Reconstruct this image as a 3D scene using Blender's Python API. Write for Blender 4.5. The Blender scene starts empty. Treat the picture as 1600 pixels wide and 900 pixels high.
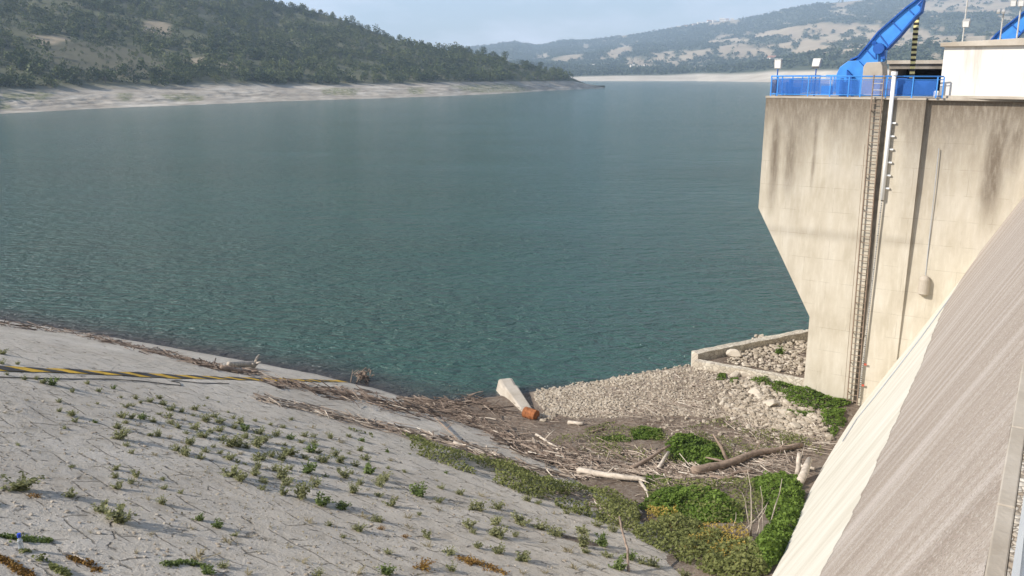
import bpy, math, random
import numpy as np
from mathutils import Vector, Matrix
random.seed(7); rng = np.random.default_rng(7)
SC = bpy.context.scene
COL = SC.collection
R = math.radians

# ------------------------------------------------------------------ survey
EYE = Vector((0, 0, 17.3)); FOC = 1350.0; PITCH = math.atan(337/1350)
cP, sP = math.cos(PITCH), math.sin(PITCH)
AZ = math.atan2(880, FOC*cP + 337*sP)          # bearing of the dam's axis
U = Vector((math.sin(AZ), math.cos(AZ), 0)); Wd = Vector((-math.cos(AZ), math.sin(AZ), 0))
def P(u, w, z): return U*u + Wd*w + Vector((0, 0, z))
def ray(px, py):
    x = (px-800)/FOC; v = (py-450)/FOC
    return Vector((x, cP - sP*v, -sP - cP*v))
def on_u(px, py, u):
    d = ray(px, py); t = u/(d.dot(U)); q = d*t
    return q.dot(Wd), EYE.z + q.z
def at_u(px, py, u):
    w, z = on_u(px, py, u); return P(u, w, z)
MD, ZK = 0.53, 14.1                             # batter of the dam's face, level of its kerb
def on_dam(px, py):
    d = ray(px, py)                             # w = MD*(ZK - z)
    t = MD*(ZK-EYE.z)/(d.dot(Wd) + MD*d.z); q = d*t
    return q.dot(U), EYE.z + q.z

# ------------------------------------------------------------------ noise
def _h(ix, iy, s):
    n = (ix*374761393 + iy*668265263 + s*982451653) & 0x7fffffff
    n = ((n ^ (n >> 13))*1274126177) & 0x7fffffff
    return ((n ^ (n >> 16)) & 0xffff)/65535.0
def vnoise(x, y, s=0):
    x = np.asarray(x, float); y = np.asarray(y, float)
    ix = np.floor(x).astype(np.int64); iy = np.floor(y).astype(np.int64)
    fx = x-ix; fy = y-iy; fx = fx*fx*(3-2*fx); fy = fy*fy*(3-2*fy)
    a = _h(ix, iy, s); b = _h(ix+1, iy, s); c = _h(ix, iy+1, s); d = _h(ix+1, iy+1, s)
    return (a*(1-fx)+b*fx)*(1-fy) + (c*(1-fx)+d*fx)*fy
def fbm(x, y, s=0, o=4):
    r = 0; a = .5; n = 0
    for i in range(o):
        r = r + a*vnoise(np.asarray(x)*2**i, np.asarray(y)*2**i, s+i*17); n += a; a *= .5
    return r/n
def smooth(a, b, x):
    t = np.clip((np.asarray(x, float)-a)/(b-a), 0, 1); return t*t*(3-2*t)

# ------------------------------------------------------------------ ground shapes
SL = 0.40
CQ = [-140, -95, -65.6, -48, -33.6, -28, -19.4, -12.8, -8, 0, 15, 40]
NQ = [8, 17.5, 25.8, 29.9, 32.4, 32.1, 30.6, 29.4, 29.8, 29.5, 29, 28]
def bank_z(x, y):
    x = np.asarray(x, float); y = np.asarray(y, float)
    c = .8*x - .6*y; n = .6*x + .8*y
    q = np.interp(c, CQ, NQ)
    q = (q + np.interp(c-4, CQ, NQ) + np.interp(c+4, CQ, NQ))/3
    return SL*(q-n) + .10*(fbm(c*.25, n*.25, 3, 3)-.5) + .05*(fbm(c*1.3, n*1.3, 5, 2)-.5)
_ctl = []
for px, py, z in [(640,612,0),(700,626,.05),(760,610,-.05),(780,640,.2),(860,660,.3),(830,612,.15),(960,590,.6),(1085,570,1.2),
                  (1086,568,1.1),(1258,604,1.1),(1340,640,.8),(1330,625,1.1),(1301,698,.8),(1200,650,1.1),(1100,620,1.0),
                  (1000,650,.6),(900,700,.6),(860,725,.8),(960,830,2.4),(1100,895,4.4),(1210,900,5.2),(1228,854,4.3),
                  (1258,784,2.6),(1250,745,1.6),(1000,760,1.3),(1150,750,1.4),(1100,830,2.8)]:
    d = ray(px, py); t = (z-EYE.z)/d.z; _ctl.append((d.x*t, d.y*t, z))
for u, w, z in [(14,4,6.8),(14,9,6.4),(20,10,4.6),(60,8,1.2),(46,12,1.3),(52,10,1.3),(5,8,9)]:
    p = P(u, w, z); _ctl.append((p.x, p.y, z))
for X_, Y_ in [(0.2,33.5),(-2.5,31),(1.5,28),(3.0,24.5),(3.4,20.8),(0,25),(2.5,17),(-6,38)]: _ctl.append((X_, Y_, float(bank_z(X_, Y_))-.8))
_ctl += [(-5,50,-1.0),(-12,53,-2),(-8,46.5,-.15),(-20,60,-3)]
_C = np.array(_ctl)
def _phi(r): return np.where(r > 1e-9, r*r*np.log(r+1e-9), 0)
_n = len(_C); _A = np.zeros((_n+3, _n+3))
_A[:_n,:_n] = _phi(np.hypot(_C[:,None,0]-_C[None,:,0], _C[:,None,1]-_C[None,:,1])) + np.eye(_n)*2.0
_A[:_n,_n] = 1; _A[:_n,_n+1] = _C[:,0]; _A[:_n,_n+2] = _C[:,1]; _A[_n:,:_n] = _A[:_n,_n:].T
_S = np.linalg.solve(_A, np.concatenate([_C[:,2], [0,0,0]]))
def floor_z(x, y):
    x = np.asarray(x, float); y = np.asarray(y, float)
    z = _S[_n] + _S[_n+1]*x + _S[_n+2]*y
    for i in range(_n):
        z = z + _S[i]*_phi(np.hypot(x-_C[i,0], y-_C[i,1]))
    yc = np.interp(x, [-20,-10,-3.3,1,5.8,10.4,18,25], [44.5,44.6,43.9,45.0,46.1,46.5,50.4,54])
    z = z + .16*(fbm(x*.8, y*.8, 9, 3)-.5)
    over = np.maximum(0, y-yc)
    return np.where(over > 0, np.minimum(z, z*np.exp(-over)) - .75*over, z)
def ground(x, y): return np.maximum(bank_z(x, y), floor_z(x, y))
def hits(pts):
    """where lines of sight through picture points meet the banks, the gully floor or the water"""
    pts = np.asarray(pts, float)
    x = (pts[:,0]-800)/FOC; v = (pts[:,1]-450)/FOC
    dy = cP - sP*v; dz = -sP - cP*v
    lo = np.full(len(pts), 5.0); hi = np.full(len(pts), np.nan)
    for t in np.arange(6, 130, .6):
        z = EYE.z + dz*t
        below = z <= np.maximum(ground(x*t, dy*t), 0)
        new = below & np.isnan(hi); hi[new] = t; lo[np.isnan(hi)] = t
    hi = np.where(np.isnan(hi), 130, hi)
    for _ in range(14):
        t = (lo+hi)/2; below = EYE.z + dz*t <= np.maximum(ground(x*t, dy*t), 0)
        hi = np.where(below, t, hi); lo = np.where(below, lo, t)
    return np.stack([x*hi, dy*hi, EYE.z+dz*hi, hi], 1)

# ------------------------------------------------------------------ mesh helpers
def raw_mesh(name, V, F, mats=(), attrs=None, smooth_=False, midx=None):
    """F: (n,k) array of equal-sided faces"""
    V = np.asarray(V, np.float32); F = np.asarray(F, np.int32)
    m = bpy.data.meshes.new(name)
    m.vertices.add(len(V)); m.vertices.foreach_set('co', V.ravel())
    n, k = F.shape
    m.loops.add(n*k); m.loops.foreach_set('vertex_index', F.ravel())
    m.polygons.add(n); m.polygons.foreach_set('loop_start', np.arange(0, n*k, k, dtype=np.int32))
    try: m.polygons.foreach_set('loop_total', np.full(n, k, np.int32))
    except Exception: pass
    if midx is not None: m.polygons.foreach_set('material_index', np.asarray(midx, np.int32))
    m.polygons.foreach_set('use_smooth', np.full(n, smooth_, bool))
    for a, val in (attrs or {}).items():
        val = np.asarray(val, np.float32)
        if val.ndim == 1:
            at = m.attributes.new(a, 'FLOAT', 'POINT'); at.data.foreach_set('value', val)
        else:
            at = m.attributes.new(a, 'FLOAT_VECTOR', 'POINT'); at.data.foreach_set('vector', val.ravel())
    m.update(calc_edges=True); m.validate()
    for x in (mats if isinstance(mats, (list, tuple)) else [mats]): m.materials.append(x)
    return m
def link(name, mesh, parent=None, loc=None):
    o = bpy.data.objects.new(name, mesh); COL.objects.link(o)
    if parent is not None:
        o.parent = parent
        if loc is None: o.matrix_parent_inverse = Matrix.Translation(-Vector(parent.location))
    if loc is not None: o.location = loc
    return o
def tag(o, label=None, cat=None, group=None, kind=None):
    if label: o['label'] = label
    if cat: o['category'] = cat
    if group: o['group'] = group
    if kind: o['kind'] = kind
    return o
def thing(name, label, cat, loc=(0,0,0), group=None):
    o = bpy.data.objects.new(name, None); COL.objects.link(o); o.location = loc
    o.empty_display_size = .2
    return tag(o, label, cat, group)
def copy_tree(o, parent=None):
    c = o.copy(); COL.objects.link(c)
    if parent is not None: c.parent = parent; c.matrix_parent_inverse = o.matrix_parent_inverse.copy()
    for ch in list(o.children): copy_tree(ch, c)
    return c
class MB:
    def __init__(s): s.v = []; s.f = []
    def add(s, vs, fs):
        b = len(s.v); s.v += [tuple(x) for x in vs]; s.f += [tuple(i+b for i in f) for f in fs]; return s
    def hexa(s, c):      # 8 corners: bottom ring, top ring
        return s.add(c, [(3,2,1,0),(4,5,6,7),(0,1,5,4),(1,2,6,5),(2,3,7,6),(3,0,4,7)])
    def ubox(s, u0, u1, w0, w1, z0, z1):
        return s.hexa([P(u0,w0,z0),P(u1,w0,z0),P(u1,w1,z0),P(u0,w1,z0),P(u0,w0,z1),P(u1,w0,z1),P(u1,w1,z1),P(u0,w1,z1)])
    def box(s, c, ax, ay, az):
        c, ax, ay, az = map(Vector, (c, ax, ay, az))
        return s.hexa([c-ax-ay-az, c+ax-ay-az, c+ax+ay-az, c-ax+ay-az, c-ax-ay+az, c+ax-ay+az, c+ax+ay+az, c-ax+ay+az])
    def prism(s, poly, vec):
        n = len(poly); vec = Vector(vec); a = [Vector(p) for p in poly]
        return s.add(a + [p+vec for p in a], [tuple(range(n))[::-1], tuple(range(n, 2*n))] + [(i, (i+1)%n, n+(i+1)%n, n+i) for i in range(n)])
    def tube(s, pts, rad, k=6, cap=True):
        pts = [Vector(p) for p in pts]
        rad = rad if isinstance(rad, (list, tuple)) else [rad]*len(pts)
        vs = []; fs = []
        for i, p in enumerate(pts):
            d = (pts[min(i+1, len(pts)-1)] - pts[max(i-1, 0)]).normalized()
            ref = Vector((0,0,1)) if abs(d.z) < .9 else Vector((1,0,0))
            e1 = d.cross(ref).normalized(); e2 = d.cross(e1)
            for j in range(k):
                a = 2*math.pi*j/k; vs.append(p + (e1*math.cos(a) + e2*math.sin(a))*rad[i])
        for i in range(len(pts)-1):
            for j in range(k):
                fs.append((i*k+j, i*k+(j+1)%k, (i+1)*k+(j+1)%k, (i+1)*k+j))
        if cap:
            fs.append(tuple(range(k))[::-1]); fs.append(tuple(range((len(pts)-1)*k, len(pts)*k)))
        return s.add(vs, fs)
    def build(s, name, mat, parent=None, bevel=0, smooth_=False, label=None):
        m = bpy.data.meshes.new(name); m.from_pydata(s.v, [], s.f); m.update()
        m.materials.append(mat)
        if smooth_: m.polygons.foreach_set('use_smooth', [True]*len(m.polygons))
        o = link(name, m, parent)
        if label: o['label'] = label
        if bevel:
            b = o.modifiers.new('bevel', 'BEVEL'); b.width = bevel; b.segments = 2; b.limit_method = 'ANGLE'
        return o
def scatter(tmpl, pos, yaw, scale, tint=None, tilt=None):
    """many copies of a few small shapes as one array; tmpl: list of (V, F, leaf tint)"""
    pos = np.asarray(pos, float); N = len(pos); scale = np.asarray(scale, float)
    if scale.ndim == 1: scale = np.repeat(scale[:,None], 3, 1)
    which = rng.integers(0, len(tmpl), N); Vs = []; Fs = []; Ts = []; base = 0
    for k, (V, F, T) in enumerate(tmpl):
        id_ = np.where(which == k)[0]
        if not len(id_): continue
        c, s = np.cos(yaw[id_])[:,None], np.sin(yaw[id_])[:,None]
        v = V[None]*scale[id_][:,None,:]
        if tilt is not None:
            ca, sa = np.cos(tilt[id_])[:,None], np.sin(tilt[id_])[:,None]
            v = np.stack([v[...,0]*ca - v[...,2]*sa, v[...,1], v[...,0]*sa + v[...,2]*ca], -1)
        x = v[...,0]*c - v[...,1]*s; y = v[...,0]*s + v[...,1]*c
        w = np.stack([x, y, v[...,2]], -1) + pos[id_][:,None,:]
        Vs.append(w.reshape(-1,3))
        off = base + np.arange(len(id_))*len(V)
        Fs.append((F[None] + off[:,None,None]).reshape(-1, F.shape[1])); base += len(id_)*len(V)
        t = np.repeat(T[None], len(id_), 0)*.45 + (tint[id_][:,None] if tint is not None else .5)*.55
        Ts.append(t.ravel())
    return np.concatenate(Vs), np.concatenate(Fs), np.concatenate(Ts)
def leaves(cent, size, up=.35, flat=1.0):
    """one small bent-free quad per centre, randomly turned, tint per leaf"""
    n = len(cent); cent = np.asarray(cent, float)
    size = size*rng.uniform(.6, 1.35, n)
    nor = rng.normal(size=(n,3)); nor[:,2] = np.abs(nor[:,2]) + up; nor /= np.linalg.norm(nor, axis=1)[:,None]
    a = np.cross(nor, rng.normal(size=(n,3))); a /= np.linalg.norm(a, axis=1)[:,None]; b = np.cross(nor, a)
    a *= size[:,None]; b *= (size*flat)[:,None]
    V = np.stack([cent-a, cent-b*.7, cent+a, cent+b*.7], 1).reshape(-1,3)
    F = np.arange(4*n).reshape(-1,4)
    return V, F, np.repeat(rng.uniform(0,1,n), 4)
def ico():
    p = (1+5**.5)/2
    v = np.array([(-1,p,0),(1,p,0),(-1,-p,0),(1,-p,0),(0,-1,p),(0,1,p),(0,-1,-p),(0,1,-p),(p,0,-1),(p,0,1),(-p,0,-1),(-p,0,1)], float)/math.hypot(1,p)
    f = np.array([(0,11,5),(0,5,1),(0,1,7),(0,7,10),(0,10,11),(1,5,9),(5,11,4),(11,10,2),(10,7,6),(7,1,8),(3,9,4),(3,4,2),(3,2,6),(3,6,8),(3,8,9),(4,9,5),(2,4,11),(6,2,10),(8,6,7),(9,8,1)])
    return v, f
def subdiv(v, f):
    v = [tuple(x) for x in v]; mid = {}; nf = []
    def m(a, b):
        k = (min(a,b), max(a,b))
        if k not in mid:
            p = np.array(v[a])+np.array(v[b]); p /= np.linalg.norm(p); v.append(tuple(p)); mid[k] = len(v)-1
        return mid[k]
    for a, b, c in f:
        x, y, z = m(a,b), m(b,c), m(c,a); nf += [(a,x,z),(b,y,x),(c,z,y),(x,y,z)]
    return np.array(v), np.array(nf)
def rock(seed, sub=0):
    r = np.random.default_rng(seed); v, f = ico()
    for _ in range(sub): v, f = subdiv(v, f)
    for _ in range(5):                         # knock flat facets off
        d = r.normal(size=3); d /= np.linalg.norm(d); h = r.uniform(.5, .8); k = v@d
        v = v - np.outer(np.maximum(0, k-h), d)
    v = v*r.uniform(.75, 1.2, 3)*np.array([1,1,.75]) * (1 + r.uniform(-.07,.07,(len(v),1)))
    return v, f, np.full(len(v), .5)

# ------------------------------------------------------------------ materials
class NT:
    def __init__(s, name):
        s.m = bpy.data.materials.new(name); s.m.use_nodes = True
        s.t = s.m.node_tree; s.b = s.t.nodes['Principled BSDF']; s.out = s.t.nodes['Material Output']
    def n(s, typ, **kw):
        x = s.t.nodes.new(typ)
        for k, v in kw.items():
            if k.startswith('i_'): x.inputs[k[2:].replace('_', ' ')].default_value = v
            else: setattr(x, k, v)
        return x
    def l(s, a, b): s.t.links.new(a, b)
    def coord(s, scale=(1,1,1), attr=None, rot=(0,0,0), obj=True):
        if attr: o = s.n('ShaderNodeAttribute', attribute_name=attr).outputs['Vector']
        else: o = s.n('ShaderNodeTexCoord').outputs['Object'] if obj else s.n('ShaderNodeNewGeometry').outputs['Position']
        mp = s.n('ShaderNodeMapping'); mp.inputs['Scale'].default_value = scale; mp.inputs['Rotation'].default_value = rot
        s.l(o, mp.inputs['Vector']); return mp.outputs['Vector']
    def noise(s, co, scale=1, detail=4, rough=.55, dist=0):
        x = s.n('ShaderNodeTexNoise'); x.inputs['Scale'].default_value = scale; x.inputs['Detail'].default_value = detail
        x.inputs['Roughness'].default_value = rough; x.inputs['Distortion'].default_value = dist
        s.l(co, x.inputs['Vector']); return x.outputs['Fac']
    def voro(s, co, scale=1, feature='F1', out='Distance'):
        x = s.n('ShaderNodeTexVoronoi', feature=feature); x.inputs['Scale'].default_value = scale
        s.l(co, x.inputs['Vector']); return x.outputs[out]
    def attr(s, name): return s.n('ShaderNodeAttribute', attribute_name=name).outputs['Fac']
    def ramp(s, f, stops, interp='LINEAR'):
        x = s.n('ShaderNodeValToRGB'); e = x.color_ramp.elements; x.color_ramp.interpolation = interp
        while len(e) < len(stops): e.new(.5)
        for i, (p, c) in enumerate(stops):
            e[i].position = p; e[i].color = (c if isinstance(c, tuple) else (c,c,c)) + ((1,) if not isinstance(c, tuple) or len(c) == 3 else ())
        s.l(f, x.inputs['Fac']); return x.outputs['Color']
    def mix(s, f, a, b, mode='MIX'):
        x = s.n('ShaderNodeMix', data_type='RGBA', blend_type=mode)
        for sock, v in ((x.inputs[0], f), (x.inputs[6], a), (x.inputs[7], b)):
            if hasattr(v, 'links'): s.l(v, sock)
            elif isinstance(v, tuple): sock.default_value = v + (1,)
            else: sock.default_value = v
        return x.outputs[2]
    def math(s, op, a, b=0, clamp=False):
        x = s.n('ShaderNodeMath', operation=op, use_clamp=clamp)
        for sock, v in ((x.inputs[0], a), (x.inputs[1], b)):
            if hasattr(v, 'links'): s.l(v, sock)
            else: sock.default_value = v
        return x.outputs[0]
    def bump(s, h, strength=.5, dist=.02, prev=None):
        x = s.n('ShaderNodeBump'); x.inputs['Strength'].default_value = strength; x.inputs['Distance'].default_value = dist
        s.l(h, x.inputs['Height'])
        if prev is not None: s.l(prev, x.inputs['Normal'])
        return x.outputs['Normal']
    def done(s, col, rough=.85, normal=None, metal=0, spec=.3):
        if hasattr(col, 'links'): s.l(col, s.b.inputs['Base Color'])
        else: s.b.inputs['Base Color'].default_value = col + (1,)
        if hasattr(rough, 'links'): s.l(rough, s.b.inputs['Roughness'])
        else: s.b.inputs['Roughness'].default_value = rough
        s.b.inputs['Metallic'].default_value = metal; s.b.inputs['Specular IOR Level'].default_value = spec
        if normal is not None: s.l(normal, s.b.inputs['Normal'])
        return s.m
def plain(name, col, rough=.6, metal=0, var=.25, scale=6):
    t = NT(name); n = t.noise(t.coord(), scale, 5)
    d = tuple(c*(1-var) for c in col); b = tuple(min(1, c*(1+var*.6)) for c in col)
    return t.done(t.ramp(n, [(.3, d), (.7, b)]), rough, t.bump(n, .15, .01), metal)
def leaf_mat(name, dark, mid, light, patch=.08, trans=.25):
    t = NT(name); tint = t.attr('tint')
    pn = t.noise(t.coord(obj=False), patch, 3)
    f = t.math('ADD', t.math('MULTIPLY', tint, .75), t.math('MULTIPLY', t.math('SUBTRACT', pn, .35), .8), True)
    c = t.ramp(f, [(.05, dark), (.5, mid), (.95, light)])
    t.done(c, .65, None, 0, .2)
    tr = t.n('ShaderNodeBsdfTranslucent'); t.l(c, tr.inputs['Color'])
    mx = t.n('ShaderNodeMixShader'); mx.inputs[0].default_value = trans
    t.l(t.b.outputs[0], mx.inputs[1]); t.l(tr.outputs[0], mx.inputs[2]); t.l(mx.outputs[0], t.out.inputs['Surface'])
    return t.m

M = {}
# intake tower: board-marked pale concrete, streaks carried as a stain attribute
t = NT('tower_concrete'); co = t.coord(attr='face'); st = t.attr('stain')
br = t.n('ShaderNodeTexBrick', offset=.5, squash=1); br.inputs['Scale'].default_value = 1; br.inputs['Mortar Size'].default_value = .008
br.inputs['Brick Width'].default_value = 2.3; br.inputs['Row Height'].default_value = 1.18; br.inputs['Mortar Smooth'].default_value = .3
wob = t.mix(.03, co, t.n('ShaderNodeTexNoise').outputs['Color'], 'ADD'); t.l(co, br.inputs['Vector'])
seam = t.math('MULTIPLY', br.outputs['Fac'], t.ramp(t.noise(co, 1.3, 5), [(.44, 0.), (.56, 1.)]))
n1 = t.noise(t.coord((.9,.35,1), attr='face'), 1.4, 6, .6); n2 = t.noise(t.coord((4,.5,1), attr='face'), 1.5, 5, .6); n3 = t.noise(co, 14, 4, .6)
c = t.ramp(n1, [(.3, (.43,.38,.295)), (.5, (.50,.45,.36)), (.72, (.56,.515,.43))])
c = t.mix(t.math('MULTIPLY', t.ramp(n2, [(.5, 0.), (.75, 1.)]), .28), c, (.74,.70,.60))
sf = t.math('MULTIPLY', st, t.ramp(t.noise(t.coord((5,.9,1), attr='face'), 1.6, 6, .65), [(.22, .62), (.55, 1.05)]), True)
c = t.mix(sf, c, t.mix(n3, (.12,.094,.068), (.215,.178,.135)))
c = t.mix(t.math('MULTIPLY', seam, .6), c, (.22,.18,.13))
c = t.mix(t.math('MULTIPLY', t.math('GREATER_THAN', t.noise(co, 30, 2), .69), .4), c, (.25,.21,.16))
M['tower'] = t.done(c, .9, t.bump(t.math('SUBTRACT', n3, seam), .35, .015))
# plain concrete
t = NT('plain_concrete'); co = t.coord(obj=False); a = t.noise(co, .9, 6, .6); b = t.noise(co, 12, 4)
c = t.ramp(a, [(.3, (.33,.28,.22)), (.55, (.45,.40,.33)), (.75, (.54,.49,.42))]); c = t.mix(t.math('MULTIPLY', b, .3), c, (.30,.26,.21))
M['concrete'] = t.done(c, .9, t.bump(b, .4, .02))
t = NT('dark_concrete'); co = t.coord(obj=False); a = t.noise(co, 1.6, 6, .65)
M['dkconc'] = t.done(t.ramp(a, [(.3, (.16,.14,.11)), (.7, (.32,.28,.23))]), .9, t.bump(a, .4, .02))
# white toe face of the dam
t = NT('pale_dam_concrete'); co = t.coord(attr='face'); a = t.noise(t.coord((.5,.12,1), attr='face'), 2, 6, .6); b = t.noise(co, 18, 5, .6)
c = t.ramp(a, [(.25, (.44,.40,.32)), (.5, (.55,.515,.435)), (.75, (.63,.60,.53))])
c = t.mix(t.math('MULTIPLY', t.math('GREATER_THAN', t.noise(co, 9, 3), .66), .35), c, (.45,.40,.32))
M['damwhite'] = t.done(c, .9, t.bump(b, .3, .01))
# brown weathered facing with fall-line streaks
t = NT('streaked_facing'); co = t.coord(attr='face')
s1 = t.noise(t.coord((1.1,.045,1), attr='face'), 1.3, 5, .6); s2 = t.noise(t.coord((5,.16,1), attr='face'), 1.2, 5, .65); s3 = t.noise(t.coord((14,.5,1), attr='face'), 1.5, 4, .6)
g = t.noise(co, 45, 3, .7); g2 = t.noise(co, 16, 4, .7)
c = t.ramp(s1, [(.3, (.28,.225,.18)), (.5, (.39,.33,.275)), (.7, (.52,.46,.41))])
c = t.mix(t.math('MULTIPLY', t.ramp(s2, [(.52, 0.), (.72, 1.)]), .6), c, (.52,.47,.43))
c = t.mix(t.math('MULTIPLY', t.ramp(s3, [(.3, 1.), (.48, 0.)]), .3), c, (.13,.105,.085))
c = t.mix(t.math('MULTIPLY', t.ramp(g, [(.54, 0.), (.62, 1.)]), .6), c, (.11,.09,.07))
c = t.mix(t.math('MULTIPLY', t.ramp(g2, [(.53, 0.), (.62, 1.)]), .5), c, (.56,.51,.45))
M['brown'] = t.done(c, .9, t.bump(t.math('ADD', g, g2), .8, .03))
# paved bank: big slabs in courses, broken joints
t = NT('paved_bank'); co = t.coord(attr='face')
wn = t.n('ShaderNodeTexNoise'); wn.inputs['Scale'].default_value = .8; wn.inputs['Detail'].default_value = 5; t.l(co, wn.inputs['Vector'])
wv = t.n('ShaderNodeVectorMath', operation='MULTIPLY_ADD'); t.l(wn.outputs['Color'], wv.inputs[0]); wv.inputs[1].default_value = (.9,.62,0); t.l(co, wv.inputs[2])
br = t.n('ShaderNodeTexBrick', offset=.5); br.inputs['Scale'].default_value = 1; br.inputs['Brick Width'].default_value = 2.1; br.inputs['Row Height'].default_value = .66
br.inputs['Mortar Size'].default_value = .028; br.inputs['Mortar Smooth'].default_value = .4; t.l(wv.outputs[0], br.inputs['Vector'])
br.inputs['Color1'].default_value = (0,0,0,1); br.inputs['Color2'].default_value = (1,1,1,1)
brk = t.ramp(t.noise(co, 1.6, 6, .7), [(.50, 0.), (.56, 1.)])
crk = t.math('MULTIPLY', t.ramp(t.voro(wv.outputs[0], 1.1, 'DISTANCE_TO_EDGE'), [(0., 1.), (.035, 0.)]), t.ramp(t.noise(t.coord((1,1,1), attr='face', rot=(.0,.0,.7)), 1.3, 6, .7), [(.56, 0.), (.61, 1.)]))
joint = t.math('MAXIMUM', t.math('MULTIPLY', br.outputs['Fac'], brk), crk)
a = t.noise(co, .22, 5, .6); b = t.noise(co, 2.2, 6, .65); g = t.noise(co, 14, 5, .7)
c = t.ramp(a, [(.3, (.41,.35,.275)), (.5, (.51,.45,.365)), (.7, (.59,.53,.445))])
c = t.mix(t.math('MULTIPLY', br.outputs['Color'], .16), c, (.30,.265,.225))
c = t.mix(t.math('MULTIPLY', t.ramp(b, [(.4, 0.), (.7, 1.)]), .4), c, (.56,.52,.47))
c = t.mix(t.math('MULTIPLY', t.ramp(b, [(.32, 1.), (.47, 0.)]), .55), c, (.27,.235,.19))
c = t.mix(t.math('MULTIPLY', t.ramp(g, [(.55, 0.), (.64, 1.)]), .55), c, (.20,.17,.135))
c = t.mix(t.math('MULTIPLY', joint, .62), c, (.10,.085,.065))
wet = t.ramp(t.attr('shore'), [(0., 0.), (1., 1.)]); c = t.mix(t.math('MULTIPLY', wet, .5), c, (.20,.17,.15))
h = t.math('ADD', t.math('MULTIPLY', g, .35), t.math('SUBTRACT', t.math('MULTIPLY', b, .6), joint))
M['bank'] = t.done(c, .92, t.bump(h, 1.0, .10))
# gully soil
t = NT('gully_soil'); co = t.coord(obj=False); a = t.noise(co, .5, 5); b = t.noise(co, 5, 6, .7)
c = t.ramp(a, [(.35, (.085,.058,.04)), (.6, (.15,.11,.08))]); c = t.mix(t.math('MULTIPLY', t.ramp(b, [(.45, 0.), (.62, 1.)]), .65), c, (.24,.20,.155)); c = t.mix(t.math('MULTIPLY', t.ramp(t.noise(co, 19, 4, .7), [(.55, 0.), (.66, 1.)]), .6), c, (.36,.31,.25))
c = t.mix(t.attr('rub'), c, (.27,.22,.17))
M['soil'] = t.done(c, .95, t.bump(b, .8, .06))
t = NT('rubble_stone'); ti = t.attr('tint'); co = t.coord(obj=False); b = t.noise(co, 9, 4)
c = t.ramp(ti, [(.05, (.16,.125,.085)), (.45, (.34,.285,.215)), (.95, (.60,.535,.44))]); c = t.mix(t.math('MULTIPLY', b, .35), c, (.34,.29,.23))
M['stone'] = t.done(c, .92, t.bump(b, .5, .03))
t = NT('weathered_wood'); ti = t.attr('tint'); b = t.noise(t.coord(obj=False), 7, 4)
c = t.ramp(ti, [(0., (.065,.045,.033)), (.4, (.20,.15,.115)), (.75, (.42,.35,.28)), (1., (.66,.59,.49))]); c = t.mix(t.math('MULTIPLY', b, .35), c, (.15,.11,.085))
M['stick'] = t.done(c, .9, t.bump(b, .4, .02))
M['palewood'] = plain('bleached_wood', (.50,.43,.35), .9, 0, .35, 5)
M['brownwood'] = plain('brown_wood', (.27,.20,.15), .9, 0, .4, 5)
M['masonry'] = None
t = NT('stone_wall'); co = t.coord(attr='face'); v = t.voro(co, 4.2); e = t.voro(co, 4.2, 'DISTANCE_TO_EDGE'); cc = t.voro(co, 4.2, 'F1', 'Color')
c = t.ramp(cc, [(.2, (.40,.345,.265)), (.8, (.60,.545,.44))]); c = t.mix(t.ramp(e, [(0., 1.), (.09, 0.)]), c, (.22,.18,.14))
c = t.mix(t.math('MULTIPLY', t.noise(co, 2, 5), .3), c, (.62,.57,.48))
M['masonry'] = t.done(c, .9, t.bump(e, .6, .05))
# foliage
M['weed'] = leaf_mat('weed_leaf', (.14,.15,.06), (.26,.265,.12), (.39,.38,.20), .35, .4)
M['weed_green'] = leaf_mat('green_weed_leaf', (.08,.115,.03), (.16,.21,.06), (.25,.30,.11), .35, .4)
M['weed_dry'] = leaf_mat('dry_weed_leaf', (.20,.16,.085), (.30,.26,.16), (.40,.36,.25), .35)
M['weed_rust'] = leaf_mat('rusty_weed_leaf', (.13,.07,.02), (.26,.14,.035), (.36,.24,.06), .35)
M['lush'] = leaf_mat('lush_leaf', (.055,.095,.014), (.145,.22,.036), (.25,.34,.07), .45, .4)
M['olive'] = leaf_mat('olive_leaf', (.085,.10,.03), (.19,.205,.065), (.31,.315,.12), .4, .35)
M['yellow'] = leaf_mat('yellow_flower', (.20,.15,.035), (.38,.27,.06), (.52,.40,.11), .4)
M['wood_l'] = leaf_mat('hill_leaf', (.024,.038,.013), (.082,.104,.032), (.18,.185,.062), .02, .12)
M['wood_f'] = leaf_mat('far_leaf', (.04,.056,.028), (.058,.075,.034), (.08,.095,.045), .003, .15)
M['bark'] = plain('bark', (.12,.09,.07), .9)
# paint and metal
M['blue'] = plain('blue_paint', (.055,.255,.66), .45, 0, .14, 3)
M['blue2'] = plain('dark_blue_paint', (.018,.095,.36), .5, 0, .2, 3)
M['galv'] = plain('galvanised_steel', (.52,.50,.46), .5, .3, .2, 8)
M['rustysteel'] = plain('rusty_steel', (.28,.21,.155), .8, .2, .35, 6)
M['white'] = plain('white_paint', (.80,.80,.78), .5, 0, .06, 3)
M['grey'] = plain('grey_paint', (.36,.38,.40), .5, 0, .15, 5)
M['black'] = plain('black_paint', (.035,.033,.03), .7, 0, .3, 6)
M['yellowp'] = plain('yellow_paint', (.60,.36,.03), .75, 0, .35, 4)
M['postyellow'] = plain('pale_yellow_paint', (.80,.70,.32), .6, 0, .12, 4)
M['blackline'] = plain('worn_black_paint', (.055,.05,.048), .8, 0, .45, 3)
M['rust'] = plain('rust', (.30,.11,.04), .85, 0, .45, 7)
M['dark'] = plain('interior_shade', (.03,.027,.024), .9)  # near-black colour that paints in the shade of open interiors
M['red'] = plain('red_paint', (.50,.10,.06), .6)
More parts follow.
